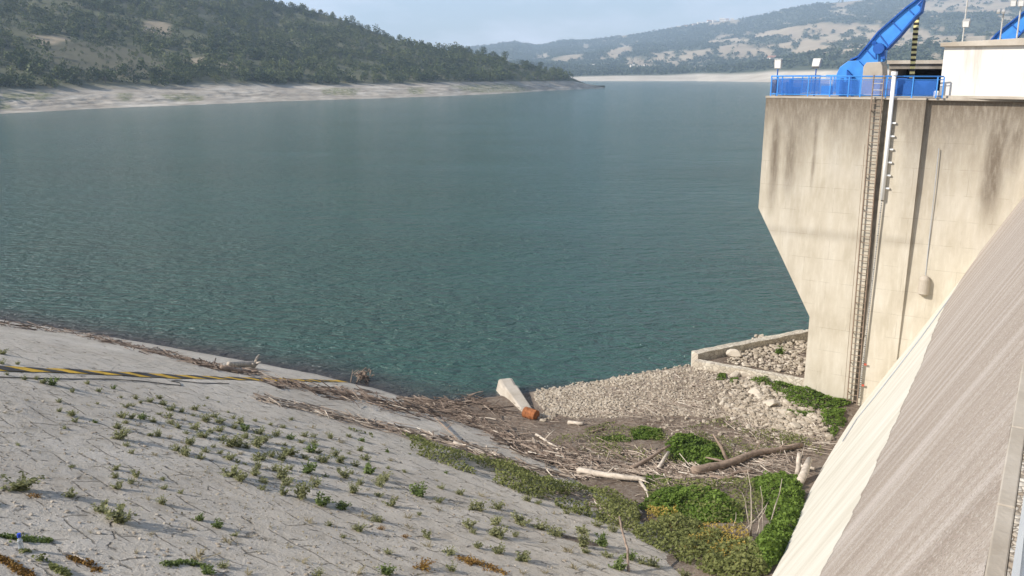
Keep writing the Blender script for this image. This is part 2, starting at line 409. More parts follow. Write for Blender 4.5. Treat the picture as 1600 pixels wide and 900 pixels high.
M['tile'] = plain('roof_tile', (.42,.22,.15), .9)
M['plaster'] = plain('pale_plaster', (.70,.64,.56), .9)
M['cap'] = plain('blue_plastic', (.03,.08,.5), .35)
t = NT('clear_plastic'); t.b.inputs['Transmission Weight'].default_value = .7; M['plastic'] = t.done((.75,.8,.85), .15, None, 0, .5)
t = NT('perforated_blue_sheet'); t.done((.035,.16,.52), .5)
tr = t.n('ShaderNodeBsdfTransparent'); mx = t.n('ShaderNodeMixShader'); mx.inputs[0].default_value = .55
t.l(t.b.outputs[0], mx.inputs[1]); t.l(tr.outputs[0], mx.inputs[2]); t.l(mx.outputs[0], t.out.inputs['Surface']); M['mesh'] = t.m
t = NT('whitewashed_wall'); co = t.coord(obj=False); n = t.noise(t.coord((2.2,2.2,.22), obj=False), 1.1, 5, .6)
c = t.mix(t.ramp(n, [(.52, 0.), (.72, .6)]), (.68,.65,.60), (.33,.27,.21)); M['whitewash'] = t.done(c, .85, t.bump(t.noise(co, 20), .2, .01))
t = NT('pebble_crest'); co = t.coord(obj=False); cc = t.voro(co, 16, 'F1', 'Color'); e = t.voro(co, 16, 'DISTANCE_TO_EDGE')
c = t.ramp(cc, [(.1, (.32,.25,.18)), (.5, (.55,.49,.40)), (.9, (.72,.67,.58))]); c = t.mix(t.ramp(e, [(0., 1.), (.1, 0.)]), c, (.14,.11,.08)); M['pebble'] = t.done(c, .9, t.bump(e, .7, .03))
# land beyond the water; colours come from vegetation maps stored on the terrain
t = NT('left_hill_ground'); co = t.coord(obj=False); a = t.noise(co, .03, 5); b = t.noise(t.coord((.045,.045,.5), obj=False), 1, 7, .7); b = t.math('ADD', t.math('MULTIPLY', b, .6), t.math('MULTIPLY', t.noise(t.coord((.06,.06,2.2), obj=False), 1, 6, .75), .4)); g = t.noise(co, .35, 5, .6)
land = t.ramp(a, [(.3, (.07,.08,.035)), (.6, (.12,.115,.06))])
land = t.mix(t.math('MULTIPLY', t.ramp(g, [(.42, 0.), (.68, 1.)]), .45), land, (.055,.06,.03))
land = t.mix(t.math('MULTIPLY', t.attr('scrub'), .75), land, t.mix(g, (.06,.06,.034), (.135,.115,.07)))
land = t.mix(t.attr('bare'), land, t.mix(g, (.25,.195,.125), (.34,.275,.185)))
beach = t.ramp(b, [(.38, (.20,.17,.13)), (.5, (.36,.315,.255)), (.62, (.58,.53,.45))]); beach = t.mix(t.math('MULTIPLY', t.ramp(a, [(.45, 0.), (.6, 1.)]), .5), beach, (.33,.29,.24))
beach = t.mix(t.math('MULTIPLY', t.attr('turf'), t.ramp(g, [(.35, .1), (.6, .8)])), beach, (.15,.16,.06))
M['lhill'] = t.done(t.mix(t.attr('beach'), land, beach), .95, t.bump(t.math('ADD', g, b), .5, .6))
t = NT('far_hill_ground'); co = t.coord(obj=False); a = t.noise(co, .004, 6, .6); b = t.noise(co, .02, 5)
fo = t.ramp(b, [(.3, (.04,.052,.026)), (.7, (.075,.08,.04))]); fi = t.ramp(a, [(.3, (.30,.23,.15)), (.5, (.38,.30,.20)), (.7, (.46,.38,.27))])
fi = t.mix(t.math('MULTIPLY', t.ramp(b, [(.55, 0.), (.7, 1.)]), .4), fi, (.17,.145,.085))
c = t.mix(t.attr('field'), fo, fi); c = t.mix(t.attr('beach'), c, t.ramp(b, [(.3, (.42,.36,.28)), (.7, (.58,.52,.43))])); M['fhill'] = t.done(c, .95)
# water
t = NT('lake_water'); co = t.coord(obj=False)
dp = t.attr('depth'); pn = t.noise(co, .25, 4)
dd = t.math('ADD', dp, t.math('MULTIPLY', t.math('SUBTRACT', pn, .5), .5))
big = t.noise(t.coord((.006,.014,1), obj=False), 1, 4)
deep = t.ramp(big, [(.3, (.030,.080,.064)), (.7, (.040,.098,.080))])
c = t.mix(t.ramp(dd, [(.05, 0.), (.75, 1.)]), (.040,.036,.036), deep)
w1 = t.noise(t.coord((.75,1.5,1), obj=False, rot=(0,0,R(-12))), 1.1, 3, .6, .3); w2 = t.noise(t.coord((1,1.9,1), obj=False, rot=(0,0,R(14))), 4.2, 3, .6); w3 = t.noise(t.coord((.5,1.1,1), obj=False), .22, 2); w4 = t.noise(t.coord((.55,1.5,1), obj=False, rot=(0,0,R(-6))), .42, 3, .55, .4)
wind = t.ramp(t.noise(t.coord((.02,.045,1), obj=False, rot=(0,0,R(10))), 1, 4), [(.3, .55), (.65, 1.15)])
h = t.math('ADD', t.math('MULTIPLY', t.math('MULTIPLY', w1, wind), .9), t.math('ADD', t.math('MULTIPLY', t.math('MULTIPLY', w2, wind), .16), t.math('ADD', t.math('MULTIPLY', w3, .8), t.math('MULTIPLY', t.math('MULTIPLY', w4, wind), .8))))
t.b.inputs['IOR'].default_value = 1.33
M['water'] = t.done(c, .11, t.bump(h, 1.0, 1.15), 0, .5)
# ================================================================== LAND BEYOND THE WATER
def inpoly(px, py, poly, warp=2.0):
    px = np.asarray(px, float); py = np.asarray(py, float)
    px = px + warp*3*(fbm(px*.05, py*.12, 41, 3)-.5)*2; py = py + warp*(fbm(px*.05, py*.12, 43, 3)-.5)*2
    r = np.zeros(px.shape, bool); n = len(poly)
    for i in range(n):
        x1, y1 = poly[i]; x2, y2 = poly[(i+1) % n]
        c = ((y1 > py) != (y2 > py)) & (px < (x2-x1)*(py-y1)/((y2-y1) or 1e-9) + x1); r ^= c
    return r
def soft(px, py, polys, warp=2.0):
    s = np.zeros(np.shape(px))
    for dx, dy in ((0,0),(-3,0),(3,0),(0,-1.2),(0,1.2)):
        k = np.zeros(np.shape(px), bool)
        for q in polys: k |= inpoly(px+dx, py+dy, q, warp)
        s += k*.2
    return s
def raygrid(px, py, t):
    x = (px-800)/FOC; v = (py-450)/FOC
    return np.stack([x*t, (cP-sP*v)*t, EYE.z + (-sP-cP*v)*t], -1)
def shore_t(py):
    v = (py-450)/FOC; return -EYE.z/(-sP-cP*v)
def terrain(name, cols, yw, yb, ys, tb, tr, nb, nh, amp, freq, mat, maps, tail=.35, curve=.85):
    px = cols[:,None]; rows = []; F = []
    Yw = np.interp(cols, *zip(*yw))[:,None]; Yb = np.interp(cols, *zip(*yb))[:,None]; Ys = np.interp(cols, *zip(*ys))[:,None]
    Tw = shore_t(Yw); Tb = Tw + np.interp(cols, *zip(*tb))[:,None]; Tr = Tb + np.interp(cols, *zip(*tr))[:,None]
    fb = np.linspace(0, 1, nb)[None]; fh = np.linspace(0, 1, nh)[None,1:]
    Y = np.concatenate([Yw + (Yb-Yw)*fb, Yb + (Ys-Yb)*fh**curve], 1); T = np.concatenate([Tw + (Tb-Tw)*fb, Tb + (Tr-Tb)*fh], 1)
    X = np.repeat(px, Y.shape[1], 1)
    G = raygrid(X, Y, T)
    lift = np.concatenate([np.zeros(nb), np.sin(np.pi*np.linspace(0,1,nh)[1:])**.7])[None]
    G[...,2] += amp*(fbm(G[...,0]*freq, G[...,1]*freq, 11, 4)-.5)*2*lift
    bl = np.concatenate([np.sin(np.pi*np.linspace(0,1,nb)), np.zeros(nh-1)])[None]
    G[...,2] += bl*(1.2*(fbm(G[...,0]*.05, G[...,1]*.05, 15, 4)-.5)*2*min(1, amp/6) + (.9*(fbm(G[...,0]*.3, G[...,1]*.3, 19, 3)-.5)*2 + .35*np.sin(G[...,2]*5.0) if amp < 20 else 0))
    ends = []
    last = G[:,-1]
    for k, dz in ((.4,.12),(1,.6),(2,1.6)):
        e = last.copy(); e[:,:2] *= (1 + k*tail)
        e[:,2] = np.maximum(-3, last[:,2]*(1-dz) - 2); ends.append(e[:,None])
    first = G[:,:1].copy(); first[...,:2] *= .985; first[...,2] = -2.0
    G2 = np.concatenate([first, G] + ends, 1)
    X2 = np.concatenate([X[:,:1], X] + [X[:,-1:]]*3, 1); Y2 = np.concatenate([Y[:,:1], Y] + [Y[:,-1:]]*3, 1)
    nc, nr = X2.shape
    idx = np.arange(nc*nr).reshape(nc, nr)
    F = np.stack([idx[:-1,:-1], idx[1:,:-1], idx[1:,1:], idx[:-1,1:]], -1).reshape(-1,4)
    isb = np.zeros((nc,nr)); isb[:,:nb+1] = 1; isb[:,nb+1] = .4
    at = {k: (f(X2, Y2)).ravel() for k, f in maps.items()}; at['beach'] = isb.ravel()
    o = link(name, raw_mesh(name, G2.reshape(-1,3), F, mat, at, True)); tag(o, kind='structure')
    return G, X, Y, {k: f(X, Y) for k, f in maps.items()}, nb
def cells(G, dens, n, j0):
    """random points on a terrain sheet in proportion to area x density"""
    a = G[:-1,j0:-1]; b = G[1:,j0:-1]; c = G[:-1,j0+1:]; d = dens[:-1,j0:-1]
    ar = np.linalg.norm(np.cross(b-a, c-a), axis=-1)*np.clip(d, 0, None)
    p = ar.ravel()/ar.sum(); k = rng.choice(len(p), n, p=p); i, j = np.divmod(k, ar.shape[1]); j = j+j0
    s, t_ = rng.random(n)[:,None], rng.random(n)[:,None]
    q = (G[i,j]*(1-s)+G[i+1,j]*s)*(1-t_) + (G[i,j+1]*(1-s)+G[i+1,j+1]*s)*t_
    return q, i, j
def crown(seed, n, lobes, size, tall=1.0):
    r = np.random.default_rng(seed); pts = []
    L = [(np.array([0,0,.75]), .75)] + [(np.array([r.uniform(-.6,.6), r.uniform(-.6,.6), r.uniform(.35,1.25)*tall]), r.uniform(.35,.55)) for _ in range(lobes)]
    w = np.array([l[1]**2 for l in L]); w /= w.sum()
    for k in r.choice(len(L), n, p=w):
        c, rad = L[k]; d = r.normal(size=3); d /= np.linalg.norm(d); pts.append(c + d*rad*r.uniform(.75,1.08))
    pts = np.array(pts); pts[:,2] = np.maximum(.05, pts[:,2])
    V, F, T = leaves(pts, size); return V, F, T*.8 + .1

CL = np.arange(-330, 946, 5.0)
BARE = [[(222,38),(250,33),(268,40),(268,54),(240,52),(222,52)], [(48,60),(100,56),(112,66),(60,76)], [(285,88),(318,86),(320,106),(290,108)], [(338,100),(382,101),(378,108),(340,108)], [(690,72),(716,74),(716,79),(694,80)], [(805,96),(830,99),(828,103),(806,101)], [(-200,40),(-80,30),(-60,60),(-190,70)]]
SCRUB = [[(62,72),(150,66),(205,72),(240,92),(190,112),(120,110),(72,100)], [(100,104),(250,96),(262,118),(160,124),(100,118)]]
TURF = [[(700,133),(800,131),(840,141),(790,144),(730,143)], [(250,146),(318,147),(318,155),(262,157)], [(180,146),(208,146),(206,160),(188,158)], [(-20,157),(18,160),(16,170),(-20,172)], [(500,138),(560,140),(556,150),(505,149)], [(636,135),(662,137),(660,147),(640,146)], [(0,146),(90,144),(70,155),(0,157)]]
G, X, Y, mp, nb = terrain('left_hill', CL,
    [(-330,210),(0,178),(150,170),(300,164),(450,158),(600,153.5),(700,150),(800,145.5),(860,141.5),(946,137.5)],
    [(-330,165),(0,146),(150,142),(280,139),(320,136),(460,135),(600,133),(700,130),(800,128),(895,127),(925,133),(946,137.2)],
    [(-330,-190),(0,-95),(300,-45),(435,9),(470,13),(520,26),(560,40),(600,56),(640,68),(680,79),(720,80),(770,88),(800,98),(830,105),(860,110),(890,123),(905,128.5),(925,132.8),(946,137)],
    [(-330,35),(0,42),(450,50),(800,60),(880,40),(946,2)], [(-330,420),(430,400),(600,300),(700,200),(800,110),(860,60),(895,20),(946,2)],
    24, 60, 6, .016, M['lhill'], {'bare': lambda x, y: soft(x, y, BARE), 'turf': lambda x, y: soft(x, y, TURF), 'scrub': lambda x, y: soft(x, y, SCRUB)})
dens = np.clip(1 - mp['bare']*1.3, 0, 1)*(1 - .12*mp['scrub'])*(X < 893)
dens = dens*(.35 + .9*smooth(.32, .5, fbm(G[...,0]*.03, G[...,1]*.03, 77, 3)))
CROWNS = [crown(i, 105, 6, .17, .9 + .25*(i % 3)) for i in range(6)]
q, ii, jj = cells(G, dens, 5600, nb)
sc = rng.lognormal(.95, .32, len(q)); sc = np.where(mp['scrub'][ii,jj] > .4, sc*.42, sc); sc = np.clip(sc, .8, 5)
foot = jj < nb+4; sc = np.where(foot, np.clip(sc*1.15, 2.2, 5), sc)
tn = np.clip(fbm(q[:,0]*.02, q[:,1]*.02, 5, 3)*.9 + rng.normal(0, .2, len(q)), 0, 1)
S3 = np.stack([sc, sc, sc*rng.uniform(.8, 1.35, len(q))], 1); q[:,2] -= sc*.15
V, F, T = scatter(CROWNS, q, rng.uniform(0, 6.28, len(q)), S3, tn)
o = link('woodland', raw_mesh('woodland', V, F, M['wood_l'], {'tint': T}))
tag(o, 'dense scrub woodland covering the left hill above its pale shore', 'woodland', kind='stuff')
# single trees that stand out along the wood's foot and on its crest
def tree_proto(seed, name, label, cat, group, mat, n=420, trunk=.5):
    r = thing(name, label, cat, (0,0,0), group)
    V, F, T = crown(seed, n, 9, .10, 1.1)
    V[:,2] += trunk; link('crown', raw_mesh('crown', V, F, mat, {'tint': T*.5+.2}), r)
    mb = MB(); mb.tube([(0,0,-.1),(.03,.02,trunk*.7),(0,.03,trunk+.7)], [.075,.055,.03], 7)
    for a in range(4):
        an = a*1.6+seed; mb.tube([(0,.02,trunk*.75),(.28*math.cos(an),.28*math.sin(an),trunk+.5)], [.035,.015], 5)
    mb.build('trunk', M['bark'], r); return r
def place_tree(proto, first, p, s, tall=1.0, label=None, group=None):
    o = proto if first else copy_tree(proto)
    o.location = p; o.scale = (s, s, s*tall); o.rotation_euler = (0, 0, random.uniform(0, 6.28))
    if label: o['label'] = label
    if group: o['group'] = group
    return o
def lay(px, f):   # point of the left hill at picture column px, sheet row f
    i = int(np.clip(np.searchsorted(CL, px), 0, len(CL)-1)); return Vector(G[i, f])
tp = tree_proto(21, 'shore_tree', 'dark rounded tree at the foot of the left hill wood above the pale shore', 'tree', 'trees along the foot of the left hill', M['wood_l'])
first = True
for px in [12,45,78,120,163,205,243,262,305,330,352,380,398,430,455,480,512,540,566,590,622,650,676,702,733,760,786,812,838,860]:
    place_tree(tp, first, lay(px+random.uniform(-6,6), nb+1) - Vector((0,0,.3)), random.uniform(2.6,4.0)*(1+.25*(px > 600)), random.uniform(.8,1.05)); first = False
tp2 = tree_proto(33, 'crest_tree', 'dark tree breaking the skyline of the left hill', 'tree', 'trees on the crest of the left hill', M['wood_l'])
first = True
for px in [436,452,475,498,520,548,575,600,622,646,668,752,770,790,812,842,866]:
    place_tree(tp2, first, lay(px, -1) - Vector((0,0,.8)), random.uniform(2.6,4.2), random.uniform(.8,1.2)); first = False
# hut on the spur
hp = lay(716, -1); mb = MB(); mb.box(hp+Vector((0,0,1.6)), (5,0,0), (0,3,0), (0,0,1.8))
h = thing('ruined_hut', 'small brown ruined hut on the low spur of the left hill', 'hut', hp); mb.build('wall', M['dkconc'], h)
mb = MB(); mb.box(hp+Vector((-2,0,3.9)), (2.2,0,0), (0,2.4,0), (0,0,.5)); mb.build('broken_upper_wall', M['dkconc'], h)

# far side: long slopes with fields, woods and a hill village
FC = np.arange(640, 2101, 4.0)
FIELD = [[(980,92),(1040,84),(1110,78),(1160,72),(1200,72),(1230,82),(1180,86),(1120,86),(1060,96),(1000,104),(960,100)],
  [(1085,70),(1130,55),(1200,48),(1290,42),(1380,40),(1420,60),(1350,74),(1260,74),(1190,70),(1140,72)],
  [(850,96),(900,84),(930,80),(905,92),(880,98)], [(930,92),(965,70),(990,66),(985,82),(960,90)], [(1220,60),(1330,40),(1420,42),(1560,60),(1600,80),(1480,75),(1330,88),(1250,80)],
  [(1290,88),(1380,62),(1440,66),(1380,80),(1320,90)], [(1400,14),(1500,-6),(1620,4),(1560,20),(1450,22)], [(825,86),(850,84),(862,88),(840,90)],
  [(700,95),(740,88),(800,90),(780,100),(720,104)], [(1095,38),(1160,28),(1170,34),(1110,42)], [(1290,6),(1340,0),(1350,6),(1300,12)], [(1060,100),(1100,94),(1110,100),(1080,106)]]
HEDGE = [[(1060,92),(1120,80),(1128,84),(1066,95)], [(1170,64),(1230,58),(1240,64),(1180,70)], [(1300,66),(1340,56),(1350,62),(1310,72)], [(1120,62),(1160,50),(1166,54),(1128,66)]]
def fieldmap(x, y):
    f = soft(x, y, FIELD, 3.5); n = fbm(np.asarray(x)*.035, np.asarray(y)*.14, 91, 4)
    f = np.maximum(f, .8*smooth(.66, .72, n)*(np.asarray(y) < 100))
    return f*(1 - soft(x, y, HEDGE, 2))*(1 - .85*smooth(.60, .66, fbm(np.asarray(x)*.07, np.asarray(y)*.2, 95, 3)))
G2, X2, Y2, mp2, nb2 = terrain('far_hills', FC,
    [(640,130),(900,126.5),(1000,126.8),(1090,126.6),(1120,127.2),(1205,128.3),(1300,131),(1500,136),(2100,150)],
    [(640,124),(900,121),(960,119.5),(1040,119.5),(1090,117),(1140,118.5),(1180,117),(1205,114),(1300,112),(1500,108),(2100,110)],
    [(640,84),(690,77),(725,74.5),(760,71.5),(785,68),(805,65),(820,68),(832,70.5),(850,71),(865,66),(880,63),(920,63),(960,57),(1000,53),(1040,46),(1080,40),(1110,35),(1140,32),(1170,28),(1200,22),(1230,14),(1280,6),(1330,2),(1400,-4),(1470,-12),(1600,-20),(2100,-40)],
    [(640,70),(1200,110),(2100,60)], [(640,3000),(1200,2600),(1600,2800),(2100,2600)], 8, 110, 34, .0022, M['fhill'], {'field': fieldmap}, tail=.12, curve=.8)
FCROWN = [crown(60+i, 16, 3, .42, .9) for i in range(5)]
fd = np.clip(1.05 - mp2['field']*1.25, .012, 1)
q, ii, jj = cells(G2, fd*(X2 < 1640)*(X2 > 690), 15000, nb2+1)
s = rng.uniform(4, 8.5, len(q)); q[:,2] -= s*.25
V, F, T = scatter(FCROWN, q, rng.uniform(0,6.28,len(q)), np.stack([s, s, s*rng.uniform(.7,1.1,len(s))], 1), np.clip(fbm(q[:,0]*.004, q[:,1]*.004, 8, 3) + rng.normal(0,.12,len(q)), 0, 1))
o = link('far_woodland', raw_mesh('far_woodland', V, F, M['wood_f'], {'tint': T}))
tag(o, 'hazy woodland on the slopes across the reservoir', 'woodland', kind='stuff')
def far(px, py):
    i = int(np.clip(np.searchsorted(FC, px), 0, len(FC)-1)); j = nb2 + int(np.argmin(np.abs(Y2[i,nb2:]-py))); return Vector(G2[i, j])
def house(px, py, w, rz, label, group, roofm):
    p = far(px, py); c, s_ = math.cos(rz), math.sin(rz); ax = Vector((c,s_,0)); ay = Vector((-s_,c,0)); hgt = w*.5
    r = thing('farmhouse', label, 'house', p, group)
    MB().box(p+Vector((0,0,hgt/2)), ax*w*.5, ay*w*.36, (0,0,hgt/2+.5)).build('wall', M['plaster'], r)
    b = p+Vector((0,0,hgt+.3)); e = ay*w*.42; f_ = ax*w*.55
    MB().prism([b-f_-e, b-f_+e, b-f_+Vector((0,0,w*.22))], f_*2).build('roof', roofm, r)
for k, (px, py, w) in enumerate([(1082,43,16),(1090,40,18),(1098,38.5,14),(1106,37,22),(1116,36,18),(1127,34.5,24),(1134,33.5,16),(1060,46,16),(1046,48,14),(1072,45,14),(1142,33.5,15)]):
    house(px, py, w, random.uniform(-.4,.4), 'pale little house of the village on the far ridge', 'houses of the ridge village', M['plaster'] if k % 3 else M['tile'])
house(1207, 90, 22, .2, 'pink roofed farmhouse standing alone above the railing corner lamp', None, M['tile'])
house(1218, 92, 12, .2, 'small outbuilding right of the lone pink roofed farmhouse', None, M['plaster'])
for px, py, w in [(925,101,10),(985,101,11),(1008,99,9),(1000,102,9)]: house(px, py, w, random.uniform(-.3,.5), 'tiny pale farmhouse among trees low on the far slope', 'farmhouses low on the far slope', M['plaster'])
tp3 = tree_proto(51, 'field_tree', 'lone dark tree standing on the tan far fields', 'tree', 'lone trees on the far fields', M['wood_f'], 120, .3)
first = True
for px, py in [(1018,86),(1028,83),(1038,80),(1063,83),(1088,76),(1093,79),(1072,104),(1010,95),(985,97),(1000,96),(1040,98),(1150,76),(1330,70),(1385,85),(1300,84),(1240,66),(1110,60),(945,64),(1280,52)]:
    place_tree(tp3, first, far(px, py) - Vector((0,0,1)), random.uniform(7,12)); first = False

# ================================================================== WATER
rr = np.concatenate([np.linspace(24, 80, 120), np.geomspace(82, 7000, 70)]); aa = np.linspace(R(-75), R(75), 240)
x = np.sin(aa)[:,None]*rr[None]; y = np.cos(aa)[:,None]*rr[None]
depth = np.where(rr[None] < 120, np.clip(-np.maximum(bank_z(x, y), floor_z(x, y))*.55, -.2, 1.2), 1.2)
lf = smooth(36, 44, y + .35*x)*0
idx = np.arange(x.size).reshape(x.shape); F = np.stack([idx[:-1,:-1], idx[:-1,1:], idx[1:,1:], idx[1:,:-1]], -1).reshape(-1,4)
o = link('water', raw_mesh('water', np.stack([x, y, 0*x], -1).reshape(-1,3), F[:,::-1], M['water'], {'depth': depth.ravel()}, True)); tag(o, kind='structure')

# ================================================================== PAVED BANK AND GULLY FLOOR
cs = np.arange(-112, 34, .2); ns = np.arange(0, 50, .2)
cc, nn = np.meshgrid(cs, ns, indexing='ij')
nn = nn + (np.interp(cc, CQ, NQ) - 40)
bx = .8*cc + .6*nn; by = -.6*cc + .8*nn; bz = bank_z(bx, by)
idx = np.arange(cc.size).reshape(cc.shape); F = np.stack([idx[:-1,:-1], idx[1:,:-1], idx[1:,1:], idx[:-1,1:]], -1).reshape(-1,4)
o = link('pavement', raw_mesh('pavement', np.stack([bx,by,bz],-1).reshape(-1,3), F, M['bank'],
    {'face': np.stack([cc, nn*1.08, 0*cc], -1).reshape(-1,3), 'shore': (1-smooth(.05,.45,bz + .3*(fbm(bx,by,6,3)-.5))).ravel()}, True)); tag(o, kind='structure')
fx = np.arange(-16, 36, .2); fy = np.arange(8, 66, .2); gx, gy = np.meshgrid(fx, fy, indexing='ij'); gz = floor_z(gx, gy)
RUB = [(830,614),(960,592),(1082,573),(1100,578),(1258,612),(1300,640),(1300,690),(1230,690),(1130,655),(1040,650),(900,655),(850,640)]
vv = gy*cP - (gz-EYE.z)*sP; up = gy*sP + (gz-EYE.z)*cP
qx = 800 + FOC*gx/vv; qy = 450 - FOC*up/vv
idx = np.arange(gx.size).reshape(gx.shape); F = np.stack([idx[:-1,:-1], idx[1:,:-1], idx[1:,1:], idx[:-1,1:]], -1).reshape(-1,4)
rub = soft(qx, qy, [RUB], 4); rub = np.maximum(rub, ((gy > 44) & (gx > 1)).astype(float))
o = link('ground', raw_mesh('ground', np.stack([gx,gy,gz],-1).reshape(-1,3), F, M['soil'], {'rub': (rub*.8).ravel()}, True)); tag(o, kind='structure')

# ================================================================== DAM
def sheet(name, us, ss, f, mat, parent, attrs=None, flip=False):
    a, b = np.meshgrid(us, ss, indexing='ij'); pts = np.array([[f(p, q) for q in ss] for p in us], float)
    idx = np.arange(a.size).reshape(a.shape); F = np.stack([idx[:-1,:-1], idx[1:,:-1], idx[1:,1:], idx[:-1,1:]], -1).reshape(-1,4)
    if flip: F = F[:,::-1]
    at = {'face': np.stack([a, b, 0*a], -1).reshape(-1,3)}
    return link(name, raw_mesh(name, pts.reshape(-1,3), F, mat, at, True), parent)
dam = thing('dam', 'steep concrete dam with streaked brown facing and bright white lower face', 'dam', P(20, 0, 14))
H = math.hypot(1, MD)
def face_pt(u, s, off=0):       # s: distance down the batter from the kerb
    z = ZK - s/H; w = MD*s/H
    return P(u, w + off/H, z + off*MD/H)
sheet('white_face', np.arange(-14, 70.1, .5), np.arange(.3, 17.5, .5), lambda u, s: face_pt(u, s), M['damwhite'], dam)
BL = sorted([on_dam(*p) for p in [(1290,900),(1350,782),(1405,660),(1443,570),(1478,481),(1503,440),(1535,393),(1600,305)]])
BU = [-14, 6] + [b[0] for b in BL] + [70]; BZ = [10.0, 10.0] + [b[1] for b in BL] + [BL[-1][1]]
def low(u): return (ZK - float(np.interp(u, BU, BZ)))*H
us = np.arange(-14, 70.1, .11); K = 30; pts = []; fc = []
for u in us:
    L = low(u) + .30*(float(fbm(u*1.1, .5, 23, 4))-.5) + .16*(float(vnoise(u*6, .5, 29))-.5)
    row = [(face_pt(u, .02 + (L-.02)*k/K, .07 + .012*float(fbm(u*1.5, k*.4, 3))), (u, L*k/K, 0)) for k in range(K+1)] + [(face_pt(u, L+.03, .04), (u, L, 0)), (face_pt(u, L+.05, -.02), (u, L, 0))]
    pts += [r[0] for r in row]; fc += [r[1] for r in row]
n = K+3; idx = np.arange(len(us)*n).reshape(-1, n); F = np.stack([idx[:-1,:-1], idx[1:,:-1], idx[1:,1:], idx[:-1,1:]], -1).reshape(-1,4)
link('brown_facing', raw_mesh('brown_facing', np.array(pts), F, M['brown'], {'face': np.array(fc)}, True), dam)
mb = MB(); n_ = 48
for k in range(n_): mb.ubox(-14 + 84*k/n_ + .006, -14 + 84*(k+1)/n_ - .006, -.045, .076, ZK-.2, ZK+.03)
mb.build('kerb', M['concrete'], dam, .012)
MB().ubox(-14, 70, -.9, -.047, ZK-.6, ZK+.02).build('pebble_ledge', M['pebble'], dam)
MB().ubox(-14, 43, -9, -.9, 0, 15.7).build('crest_walkway', M['dkconc'], dam)
mb = MB(); mb.tube([P(-1.5, -.068, 16.28), P(2.6, -.068, 16.28)], .03, 12); hr = thing('handrail', 'grey blue handrail tube at the bottom right corner above the kerb', 'handrail', P(.5,-.05,14.1)); mb.build('rail', M['grey'], hr, smooth_=True)
mb = MB(); mb.tube([P(-1.4,-.055,14.1), P(-1.4,-.055,16.27)], .025, 10); mb.build('post', M['grey'], hr); mb = MB(); mb.tube([P(2.55,-.055,14.1), P(2.55,-.055,16.27)], .025, 10); mb.build('post', M['grey'], hr)
# cable lying on the white face
cb = []
for px, py in [(1318,690),(1340,655),(1362,628),(1400,580),(1440,528),(1475,480),(1500,446),(1526,405)]:
    u, z = on_dam(px, py); cb.append(face_pt(min(u, 43.9), (ZK-z)*H, .035))
tag(MB().tube(cb, .025, 6).build('cable', M['grey']), 'thin dark cable running up the white dam face beside the tower', 'cable')

# ================================================================== INTAKE TOWER
UF = 44.0
Wl, Zt = on_u(1197, 153, UF); _, Zc = on_u(1185, 325, UF); Wn, Zn = on_u(1265, 495, UF); Wp, _ = on_u(1447, 160, UF)
tower = thing('intake_tower', 'tall pale concrete intake tower streaked dark below its deck', 'intake tower', P(48, 7, 0))
streaks = [(on_u(px, y0, UF)[0], wd, on_u(px, y1, UF)[1], s) for px, y0, wd, y1, s in
  [(1214,200,.32,345,.9),(1238,200,.42,330,.85),(1253,200,.2,300,.5),(1276,200,.11,310,.95),(1305,190,.35,225,.7),(1330,190,.3,200,.6),(1228,200,.15,300,.4),
   (1398,180,.25,235,.5),(1413,180,.2,225,.7),(1434,180,.25,215,.5),(1482,190,.5,220,.5),(1500,190,.3,240,.4),(1535,190,.25,290,.5),(1562,190,.62,370,1.0),(1590,190,.5,300,.8),(1520,190,.6,205,.5)]]
def stain(w, z):
    d = Zt - z
    s = 1.0*np.exp(-(d/(.55+4.2*fbm(w*.9, z*0, 31, 4)**1.5))**1.3)
    for c, wd, zb, k in streaks:
        ln = max(.5, Zt-zb); wob = .10*(fbm(z*.8, w*0+c, 61, 3)-.5)
        s = np.maximum(s, k*np.exp(-np.abs((w-c-wob)/(wd*1.05*(1-.3*np.clip(d/ln,0,1))))**2.6)*(1-smooth(.55, 1.1, d/ln))*(.7+.5*fbm(w*5, z*1.1, 71, 3)))
    s = np.maximum(s, .28*np.exp(-((z-(Zc-.15*0-1.05))/.28)**2)*(w > 5))      # old water mark
    return np.clip(s, 0, 1)
def front(rows, n, ufun, parent, name, extra):
    V, FA, SA = [], [], []
    for z, wl, wr in rows:
        for k in range(n+1):
            w = wl + (wr-wl)*k/n; V.append(P(ufun(w, z), w, z)); FA.append((w, z, 0))
    FA = np.array(FA); S = stain(FA[:,0], FA[:,1])
    idx = np.arange(len(V)).reshape(-1, n+1); F = np.stack([idx[:-1,:-1], idx[:-1,1:], idx[1:,1:], idx[1:,:-1]], -1).reshape(-1,4)
    V = np.array([tuple(v) for v in V]); b = len(V)
    V = np.concatenate([V, np.array([tuple(P(*e)) for e in extra[0]])]); F = np.concatenate([F, np.array(extra[1])+b])
    FA = np.concatenate([FA, np.array([(e[0], e[2], 0) for e in extra[0]])]); S = np.concatenate([S, stain(np.array([e[1] for e in extra[0]]), np.array([e[2] for e in extra[0]]))*.8])
    return link(name, raw_mesh(name, V, F, M['tower'], {'face': FA, 'stain': S}), parent)
def wl(z):
    if z >= Zc: return Wl
    if z <= Zn: return Wn
    return Wn + (Wl-Wn)*(z-Zn)/(Zc-Zn)
zz = sorted(set(list(np.arange(0, Zt, .1)) + [Zc, Zn, Zt]))
GW0, GW1 = on_u(1388.5, 162, UF)[0], on_u(1380, 162, UF)[0]     # groove beside the ladder
UB = 56.0
def body(name, wL, wR):
    rows = [(z, wL(z), wR(z)) for z in zz]
    n = max(4, int(abs(wL(10)-wR(10))/.12))
    return rows, n
ring = [(Wl, Zt), (Wl, Zc), (Wn, Zn), (Wn, 0)]
e = []; f = []
for w, z in ring: e += [(UF, w, z), (UB, w, z)]
